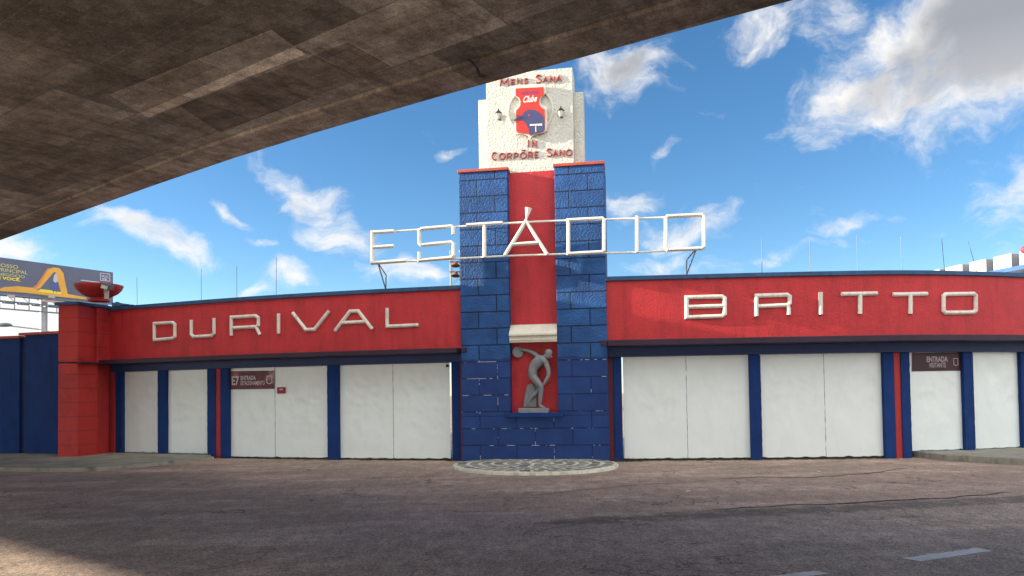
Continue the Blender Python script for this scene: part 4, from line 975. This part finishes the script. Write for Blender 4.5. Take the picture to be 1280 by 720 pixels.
# ---------------------------------------------------------------- left pillar and its bowl
def pillar():
    f0 = on_plane(72.5, 505, Vector((0, 19.7, 0)), Vector((.06, 1, 0)).normalized()); f1 = on_plane(97, 505, Vector((0, 19.7, 0)), Vector((.06, 1, 0)).normalized())
    a = Vector((f0.x, f0.y)); b = Vector((f1.x, f1.y)); t = (b - a).normalized(); n = Vector((-t.y, t.x))
    k, _, _ = LW.hit(137, 0); side = k - b; side_l = side.length; sd_ = side.normalized()
    root = empty('corner_pillar', (a.x, a.y, 0), 'red coursed block pillar at the left end of the wall, carrying a bowl', 'pillar')
    H = 4.28
    # upper shaft: two block masses with a groove between them on the visible flank
    w = sd_.cross(Vector((0, 0))) if False else None
    def quad(s0, s1, inset, z0, z1, name, m):
        bm = bmesh.new(); o = Vector((-sd_.y, sd_.x)) * 1.0
        # o points to the left of the flank; footprint from flank line (minus inset) to left face
        p0 = b + sd_ * s0 + o * inset; p1 = b + sd_ * s1 + o * inset; q1 = a + sd_ * s1; q0 = a + sd_ * s0
        prism(bm, [tuple(p0), tuple(p1)], [tuple(q0), tuple(q1)], z0, z1); return link(name, bm, m, root, bevel=.012)
    quad(0, side_l * .40, 0, 2.70, H, 'shaft', M_course)
    quad(side_l * .402, side_l * .60, .10, 2.70, H, 'groove', M_course)
    quad(side_l * .602, side_l * 1.06, .0, 2.70, H, 'shaft', M_course)
    quad(0, side_l * .62, 0.0, -.02, 2.66, 'lower_shaft', M_course)
    quad(side_l * .622, side_l * 1.1, .12, -.02, 2.66, 'lower_shaft', M_redsm)
    bm = bmesh.new(); o = Vector((-sd_.y, sd_.x)); e = -sd_ * .07
    prism(bm, [tuple(b + e - o * .07), tuple(b + sd_ * (side_l * 1.05) - o * .07)], [tuple(a + e + o * .07), tuple(a + sd_ * (side_l * 1.05) + o * .07)], H + .002, H + .085); link('cap', bm, M_bluecop, root, bevel=.012)
    # small lip where the canopy line wraps the pillar
    bm = bmesh.new(); prism(bm, [tuple(b - sd_ * .03 - o * .16), tuple(b + sd_ * side_l * .98 - o * .16)], [tuple(b - sd_ * .03 - o * .002), tuple(b + sd_ * side_l * .98 - o * .002)], 2.661, 2.699); link('lip', bm, M_fascia, root)
    # bowl
    c = at_depth(123.5, 373, 20.45); zb = H + .09
    bowl = empty('stone_bowl', (c.x, c.y, zb), 'wide shallow red bowl standing on the corner pillar', 'bowl')
    def lathe(prof, name, m, par, cx, cy):
        bm = bmesh.new(); rings = []
        for r_, z in prof: rings.append([bm.verts.new((cx + r_ * math.cos(q), cy + r_ * math.sin(q), z)) for q in [2 * math.pi * k / 40 for k in range(40)]])
        for A, B in zip(rings, rings[1:]):
            for k in range(40): bm.faces.new((A[k], A[(k + 1) % 40], B[(k + 1) % 40], B[k]))
        bm.faces.new(rings[0]); bm.faces.new(rings[-1]); return link(name, bm, m, par, smooth=False)
    z = zb
    lathe([(.27, z), (.27, z + .05), (.20, z + .07), (.20, z + .10)], 'foot', M_redsm, bowl, c.x, c.y)
    ob = lathe([(.20, z + .101), (.33, z + .14), (.48, z + .23), (.57, z + .33), (.615, z + .42), (.615, z + .45), (.57, z + .45), (.50, z + .34), (.2, z + .2)], 'basin', M_redsm, bowl, c.x, c.y)
    for p in ob.data.polygons: p.use_smooth = True
    # flood lamp in front of the bowl
    p = at_depth(133, 372, 19.95); p.z = zb
    fl = empty('flood_lamp', tuple(p), 'small grey flood lamp on a post in front of the red bowl', 'lamp')
    bm = bmesh.new(); tube(bm, [p, p + Vector((.01, 0, .30))], .055, 10, .07); link('post', bm, M_lampw, fl)
    bm = bmesh.new(); q = p + Vector((-.10, -.10, .30)); box(bm, q, Vector((.24, -.03, -.07)), Vector((.03, .16, 0)), Vector((.05, -.02, .13))); link('lamp_head', bm, M_lampg, fl, bevel=.02)
    bm = bmesh.new(); box(bm, q + Vector((.02, -.045, -.02)), Vector((.18, -.022, -.05)), Vector((0, .02, 0)), Vector((.035, -.014, .09))); link('lens', bm, M_glass, fl)
    # crumpled dark tarp lying on the coping beside the pillar
    bm = bmesh.new(); G = []
    for i in range(15):
        row = []
        for j in range(7):
            u = i / 14; v = j / 6; pp, s, nn = LW.hit(140 + 28 * u, -.06 + .36 * v)
            row.append(bm.verts.new((pp.x, pp.y, 4.345 + .13 * (1 - u) * math.sin(math.pi * v) * (1.1 + noise.noise(Vector((u * 5, v * 4, 1)))) + .03 * abs(noise.noise(Vector((u * 11, v * 9, 4)))))))
        G.append(row)
    for i in range(14):
        for j in range(6): bm.faces.new((G[i][j], G[i + 1][j], G[i + 1][j + 1], G[i][j + 1]))
    o = link('tarp', bm, M_tarp, smooth=False); sm = o.modifiers.new('thick', 'SOLIDIFY'); sm.thickness = .01
    props(o, 'crumpled blue green tarp lying on the coping beside the pillar', 'tarp'); rebase(o, (LW.hit(150, .1)[0].x, LW.hit(150, .1)[0].y, 4.34))
M_lampw = mat('lamp_post_paint', (.38, .34, .32), .6, .15, 9); M_lampg = mat('lamp_head_grey', (.09, .12, .13), .4, .2, 9); M_tarp = mat('tarp_cloth', (.035, .07, .13), .7, .5, 12)
pillar()

# blue side wall at the far left
def side_wall():
    p0 = at_depth(-260, 505, 23.8); p1 = at_depth(24, 505, 21.9); p2 = at_depth(31, 505, 21.9); p3 = at_depth(92, 505, 21.3)
    root = empty('side_wall', (p1.x, p1.y, 0), 'plain dark blue side wall with red coping left of the pillar', 'wall')
    def seg(A, B, z, name, m, thick=.25, push=0, z0=-.02):
        t = Vector((B.x - A.x, B.y - A.y)).normalized(); n = Vector((-t.y, t.x)); bm = bmesh.new(); a = Vector((A.x, A.y)) + n * push; b = Vector((B.x, B.y)) + n * push
        prism(bm, [tuple(a), tuple(b)], [tuple(a + n * thick), tuple(b + n * thick)], z0, z); return link(name, bm, m, root, bevel=.01)
    seg(p0, p1, 3.50, 'wall_panel', M_blue); seg(p2, p3, 3.58, 'wall_panel', M_blue); seg(p1, p2, 3.48, 'joint', M_darkblue, push=.10)  # narrow darker strip stands in for the pilaster's shadow line
    seg(p0, p1, 3.58, 'coping', M_redcap, .33, -.04, 3.503); seg(p1, p3, 3.66, 'coping', M_redcap, .33, -.04, 3.583)
side_wall()

# ---------------------------------------------------------------- thin rods along the parapets
def rods():
    L = [(171.5, 347, 383, LW, 'thin upright rod on the coping next to the corner pillar'), (252, 337, 377, LW, 'thin upright rod above the letter U of DURIVAL'),
         (296.5, 333, 373.5, LW, 'thin upright rod above the first letter R of DURIVAL'), (346, 321, 369.5, LW, 'thin upright rod above the letter I of DURIVAL'),
         (956.5, 297, 341, RW, 'thin upright rod above the first gap between R and I of BRITTO'), (1017.5, 293, 340, RW, 'thin upright rod above the letter I of BRITTO'),
         (1077, 293, 339, RW, 'thin upright rod above the first letter T of BRITTO'), (1132.5, 295, 339, RW, 'thin upright rod above the second letter T of BRITTO'),
         (1186, 296, 340, RW, 'thin rod above the letter O of BRITTO, barely leaning'), (1227, 301.5, 342, RW, 'bent rod leaning left at the right end of the parapet')]
    for i, (px, y0, y1, cv, lab) in enumerate(L):
        p, s, n = cv.hit(px, .14); foot = Vector((p.x, p.y, 4.335 if cv is LW else 4.39))
        H = (y1 - y0) * p.y / FPX
        tipx = {8: -.045, 9: -.20}.get(i, random.uniform(-.01, .01))
        bm = bmesh.new(); tube(bm, [foot, foot + Vector((tipx * .5, 0, H * .5)), foot + Vector((tipx, 0, H))], .0065, 6); tube(bm, [foot, foot + UP * .03], .02, 8)
        o = link('roof_rod', bm, M_rod); props(o, lab, 'rod', 'thin rods along the parapet'); rebase(o, foot)
rods()

# lattice mast with rusty fittings just left of the tower, behind the wall
def mast():
    y = 20.5; c = at_depth(569.5, 345, y); c.z = 0
    root = empty('lattice_mast', tuple(c), 'small pale lattice mast with two rusty brown fittings left of the tower', 'mast')
    top = at_depth(569, 314, y).z; w = .13
    bm = bmesh.new()
    bm.free()
    for sx, sy in ((-1, -1), (1, -1), (1, 1), (-1, 1)):
        bm = bmesh.new(); tube(bm, [c + Vector((sx * w, sy * w, 0)), c + Vector((sx * w, sy * w, top))], .014, 6); link('leg', bm, M_whitesm, root)
    for y_ in (-w, w):
        z = 3.0; k = 0; zig = []
        while z < top - .1: zig.append(c + Vector((w * (-1 if k % 2 else 1), y_, z))); z += .24; k += 1
        bm = bmesh.new(); tube(bm, zig, .009, 5); link('lacing', bm, M_whitesm, root)
    for py in (330, 342.5):
        q = at_depth(569.5, py, y - .18); bm = bmesh.new(); tube(bm, [q + Vector((0, 0, .06)), q + Vector((0, -.03, -.06))], .035, 12, .12); box(bm, q + Vector((-.16, 0, .05)), Vector((.32, 0, 0)), Vector((0, .05, 0)), UP * .025)
        link('fitting', bm, M_rust, root)
mast()

# ---------------------------------------------------------------- billboard far behind on the left
def billboard():
    yA, yB = 70.0, 79.3
    A = at_depth(0, 321, yA); B = at_depth(141.3, 341, yB); zt = (A.z + B.z) / 2; bot = zt - 3.45
    t = Vector((B.x - A.x, B.y - A.y, 0)).normalized(); n = Vector((t.y, -t.x, 0))
    if n.y > 0: n = -n
    W = 15.5; root0 = B - t * W / 2
    root = empty('billboard', (root0.x, root0.y, 0), 'grey advertising billboard with a yellow arch and yellow lettering behind the side wall', 'billboard')
    bm = bmesh.new(); box(bm, Vector((B.x, B.y, bot)) - t * W - n * .3, t * W, n * .3, UP * (zt - bot)); link('display_panel', bm, M_bb, root)
    bm = bmesh.new()
    def frame(): pass
    P0 = Vector((A.x, A.y, 0))
    def Q(px, py, off=.02): return on_plane(px, py, P0 + n * off, n)
    # yellow arch band lying on the lower edge
    band = [(0, 360.6), (6, 358.8), (22, 357.8), (40, 359.6), (46, 357.4), (59, 337.6), (66, 334.2), (74, 335), (79, 341), (84.5, 367.6), (108, 371.6), (108, 374.6), (60, 369.4), (30, 365.8), (0, 363.8)]
    bm = bmesh.new(); poly_prism(bm, [Q(x, y) for x, y in band], n * .015); link('printed_arch', bm, M_yel, root)
    bm = bmesh.new(); poly_prism(bm, [Q(x, y, .04) for x, y in [(44, 361.5), (50, 360.6), (67, 340.5), (69.5, 340.2), (76, 364.8), (63, 363.6), (50, 362.4)]], n * .01); link('arch_opening', bm, M_bb, root)
    bm = bmesh.new(); poly_prism(bm, [Q(x, y, .052) for x, y in [(47.5, 365), (50.5, 361.3), (63, 362.8), (76.5, 365.4), (76.5, 368)]], n * .01); link('arch_glow', bm, M_yel2, root)
    bm = bmesh.new(); poly_prism(bm, [Q(x, y) for x, y in [(40, 359.8), (45.5, 356), (59, 335.8), (62, 334.6), (49, 356.4), (44.5, 361)]], n * .024); link('arch_edge', bm, M_or, root)
    # figure printed in the opening
    bm = bmesh.new(); poly_prism(bm, [Q(x, y, .065) for x, y in [(66.4, 351), (67.4, 345), (69, 341.8), (70.6, 342.2), (71.4, 346), (72.6, 352), (69, 353.5)]], n * .01); link('printed_shirt', bm, M_fw, root)
    bm = bmesh.new(); poly_prism(bm, [Q(x, y, .065) for x, y in [(62.5, 357), (65.5, 353), (72.6, 353.6), (72.2, 360), (70.2, 366.4), (69, 361), (66.6, 366), (64.6, 360)]], n * .01); link('printed_trousers', bm, M_fb, root)
    lines = [('NOSSO', -6, 22.6, 331.0, 336.4), ('PRINCIPAL', -3, 34.5, 337.2, 343.4), ('NEGÓCIO', -2.5, 31, 341.7, 348), ('É VOCÊ.', -3, 25.6, 345.6, 352)]
    for k, (s, x0, x1, yt, yb) in enumerate(lines):
        sl = .155
        a = Q(x0, (yb - .3) - sl * (22 - x0) * .9 + .0); b = Q(x1, (yb - .3) - sl * (22 - x1) * .9)
        a = Q(x0, yb - 3.2 + .0); h = .36
        a.z = Q(x1, yb).z + 0.0; b.z = a.z
        bm = bmesh.new(); text_bm(bm, s, a, t, UP, n, (Vector((b.x - a.x, b.y - a.y, 0))).length, h, .02, bold=.02 if k < 3 else .04); link('slogan_line', bm, M_byl if k < 3 else M_yel2, root)
    bm = bmesh.new(); a = Q(126, 349.5)
    q = [Q(125.4, 341.3), Q(137.2, 342.8), Q(137.2, 351.5), Q(125.4, 350.4)]
    sweep(bm, q, n, .08, .02, True); text_bm(bm, 'PUC', Q(127, 347) , t, UP, n, .75 * 1.05, .3, .02, bold=.03); text_bm(bm, 'PR', Q(127.6, 350.4), t, UP, n, .6, .25, .02, bold=.03)
    link('printed_logo', bm, M_fw, root)
    bm = bmesh.new(); text_bm(bm, 'vestibular', Q(101, 350.6), t, UP, n, 1.9, .16, .02) if False else box(bm, Q(101, 350.8), t * 1.9, UP * .10, n * .02); link('printed_line', bm, M_fw, root)
    # gantry and column
    bm = bmesh.new()
    zs = bot - .05
    for dz, off in ((-.05, 0), (-.75, 0), (-.75, -1.2), (-.05, -1.2), (-1.5, .3)):
        a = Vector((B.x, B.y, zs + dz)) + n * (off + .1) - t * W; box(bm, a, t * W, n * .14, UP * .13)
    link('gantry_beam', bm, M_galv2, root)
    for k in range(12):
        a = Vector((B.x, B.y, zs)) - t * (W * (k + .5) / 12); bm = bmesh.new()
        tube(bm, [a + n * .1, a + n * .1 - UP * 1.4], .05, 6); tube(bm, [a + n * .1 - UP * .7, a - n * 1.1], .04, 6); box(bm, a + n * .15 - UP * .9, t * .12, n * .9, UP * .08); link('gantry_strut', bm, M_galv2, root)
    c = Q(54.5, 400, -.9); bm = bmesh.new(); tube(bm, [(c.x, c.y, 0), (c.x, c.y, zs - .1)], .34, 20); link('column', bm, M_galv, root)
    for px in (9, 60):
        q0 = Q(px, 368.5, .9); bm = bmesh.new(); box(bm, q0 - UP * .28, t * .55, n * .25, UP * .28); link('floodlight', bm, M_lampw, root)
    # printed notice strip hung under the board
    bm = bmesh.new(); a, b = Q(53.5, 374, .3), Q(80, 379.5, .3); box(bm, Vector((a.x, a.y, b.z)), t * (Vector((b.x - a.x, b.y - a.y)).length), n * .05, UP * .22); link('name_strip', bm, M_strip, root)
M_bb = mat('billboard_print', (.095, .11, .17), .5, .12, .3); M_yel = mat('print_yellow', (.62, .33, .05), .5, .12, .8); M_yel2 = flat('print_bright_yellow', (.70, .58, .06)); M_or = flat('print_orange', (.55, .20, .08))
M_fw = flat('print_white', (.42, .44, .55)); M_fb = flat('print_blue', (.07, .10, .30)); M_byl = flat('print_pale_yellow', (.42, .42, .20)); M_galv2 = mat('gantry_steel', (.12, .15, .19), .5, .2, 2, metal=.3)
M_strip = flat('strip_pink', (.45, .30, .28))
billboard()

# street lamp arm at the far left
def street_lamp():
    y = 38; a = at_depth(74, 418, y); b = at_depth(14, 407.6, y); base = Vector((a.x, a.y, 0))
    root = empty('street_lamp', tuple(base), 'grey street lamp with a long arm reaching left above the side wall', 'street lamp')
    bm = bmesh.new(); tube(bm, [base, base + UP * (a.z - .1)], .09, 10, .06); link('pole', bm, M_galv, root)
    bm = bmesh.new(); tube(bm, [base + UP * (a.z - .1), a.lerp(b, .3) + UP * .1, b], .035, 8); link('arm', bm, M_galv, root)
    bm = bmesh.new(); bmesh.ops.create_uvsphere(bm, u_segments=16, v_segments=8, radius=1)
    for v in bm.verts: v.co = Vector((b.x - .35 + v.co.x * .42, b.y + v.co.y * .16, b.z + .03 + v.co.z * (.14 if v.co.z > 0 else .07)))
    link('lamp_head', bm, M_lampg, root, smooth=True)
street_lamp()

# ---------------------------------------------------------------- stand behind the right wing
def stand():
    y0, y1 = 60.0, 69.5
    A = at_depth(1282, 316.5, y0); B = at_depth(1168, 337.5, y1)
    root = empty('stadium_stand', ((A.x + B.x) / 2, (A.y + B.y) / 2, 0), 'grandstand behind the wall with white folded crown panels at far right', 'grandstand')
    t = Vector((B.x - A.x, B.y - A.y, 0)); L = t.length; t.normalize(); n = Vector((-t.y, t.x, 0))
    if n.x > 0: n = -n       # towards the camera side (left/front)
    # crown: repeated boxes, each with a broad white front and an end face greyed to imitate shade
    edges = [(1184.5, 1170), (1213, 1192), (1243.2, 1222.5), (1275.3, 1253)]
    zt = A.z + .05
    def X(px): return on_plane(px, 330, A, n)
    Ls = [-24.5, -18, -12]
    spans = [((X(b) - A).dot(t), (X(a) - A).dot(t)) for a, b in edges]
    step = spans[2][0] - spans[3][0]
    s3 = spans[3]
    for k in range(1, 4): spans.append((s3[0] - step * k, s3[1] - step * k))
    spans.append((spans[0][0] + step, spans[0][1] + step))
    for s1_, s0_ in spans:
        bm = bmesh.new(); a = A + t * s0_; box(bm, Vector((a.x, a.y, zt - 1.15)), t * (s1_ - s0_), n * .9, UP * 1.15); pn = link('crown_panel', bm, M_standw, root)
        bm = bmesh.new(); box(bm, Vector((a.x, a.y, zt - 1.15)) - t * .06, t * .058, n * .9, UP * 1.13); link('end_shade', bm, M_grey2, pn)  # thin grey sheet added so the panel's shaded end reads dark
    bm = bmesh.new(); a = A - t * 26; box(bm, Vector((a.x, a.y, zt - 1.10)) - n * .8, t * (26 + L + 14), n * .9, UP * 1.0); link('crown_backing', bm, M_grey2, root)
    bm = bmesh.new(); a = A - t * 26; box(bm, Vector((a.x, a.y, zt - 1.5)) - n * 1.4, t * (26 + L + 14), n * 2.6, UP * .34); link('roof_edge', bm, M_bluemetal, root)
    bm = bmesh.new(); box(bm, Vector((a.x, a.y, 0)) - n * 9, t * (26 + L + 14), n * 7.4, UP * (zt - 1.6)); link('stand_wall', bm, M_standw, root)
    for k in range(6):
        bm = bmesh.new(); q = A + t * (-22 + k * 8); tube(bm, [(q.x, q.y, 0), (q.x, q.y, zt - 1.5)], .2, 10); link('column', bm, M_bluemetal, root)
    # red ball marker above the roof
    c = at_depth(1281.5, 312, 59); bm = bmesh.new(); bmesh.ops.create_uvsphere(bm, u_segments=20, v_segments=12, radius=.33)
    for v in bm.verts: v.co += c
    o = link('roof_ball', bm, M_mark, smooth=True); bmesh_dummy = None
    m2 = bmesh.new(); tube(m2, [c - UP * .3, c - UP * 1.2], .05); tp = link('stem', m2, M_galv)
    props(o, 'small red ball on a stem above the grandstand at the right edge', 'marker'); rebase(o, c); tp.parent = o
    for v in tp.data.vertices: v.co -= c
M_mark = flat('marker_red', (.5, .04, .06))
stand()

# ---------------------------------------------------------------- weeds, litter
def weeds():
    bm = bmesh.new()
    def tuft(p, k, h):
        for _ in range(k):
            a = random.uniform(0, 6.28); l = h * random.uniform(.4, 1.2); o = p + Vector((random.uniform(-.05, .05), random.uniform(-.04, .02), 0))
            s = Vector((math.cos(a), math.sin(a), 0)); w = s.cross(UP) * .006
            t = o + s * l * .6 + UP * l; bm.faces.new([bm.verts.new(o - w), bm.verts.new(o + w), bm.verts.new(t)])
    for cv, a, b, dens in ((LW, 286, 566, 90), (RW, 776, 1106, 130), (LW, 150, 262, 25)):
        for _ in range(dens):
            px = random.uniform(a, b); p, s, n = cv.hit(px, .2); tuft(Vector((p.x, p.y, .09 if a == 150 else 0)), random.randint(3, 9), random.uniform(.02, .06))
    for px in (770, 775, 780, 783, 788, 793, 799, 560, 564): p, s, n = (RW if px > 700 else LW).hit(px, .1); tuft(Vector((p.x, p.y, 0)), 26, .09)
    o = link('weeds', bm, M_weed); props(o, 'sparse low weeds growing along the foot of the wall', 'weeds', kind='stuff')
    bm = bmesh.new()
    for _ in range(700):
        px = random.uniform(0, 1280); py = random.triangular(578, 720, 590); p = on_z(px, py, .006); s = random.uniform(.004, .014)
        v = [bm.verts.new(p + Vector((math.cos(q) * s * random.uniform(.6, 1.2), math.sin(q) * s * random.uniform(.6, 1.2), 0))) for q in (0, 1.5, 3, 4.5)]; t = bm.verts.new(p + UP * s * .8)
        for i in range(4): bm.faces.new((v[i], v[(i + 1) % 4], t))
    o = link('gravel', bm, M_grit); props(o, 'loose grit and pebbles scattered over the asphalt', 'gravel', kind='stuff')
    for (px, py, s, lab) in ((1165, 572.5, .12, 'flat white scrap of litter by the right kerb'), (1127, 574, .04, 'small white scrap of litter in front of the red strip'), (1024, 589.5, .05, 'pale scrap of paper on the forecourt before the widest right gate'), (860, 614, .05, 'tiny pale scrap of paper near the middle of the forecourt')):
        p = on_z(px, py, .01); bm = bmesh.new(); n = 7; ring = [bm.verts.new(p + Vector((math.cos(q) * s * random.uniform(.6, 1.1), math.sin(q) * s * .5 * random.uniform(.6, 1.1), random.uniform(0, .012)))) for q in [k * 6.283 / n for k in range(n)]]
        c = bm.verts.new(p + UP * .012)
        for i in range(n): bm.faces.new((ring[i], ring[(i + 1) % n], c))
        o = link('litter', bm, M_cwhite); sd2 = o.modifiers.new('t', 'SOLIDIFY'); sd2.thickness = .003; props(o, lab, 'litter', 'scraps of litter'); rebase(o, p)
M_grit = mat('grit', (.16, .14, .12), .9, .5, 30)
weeds()
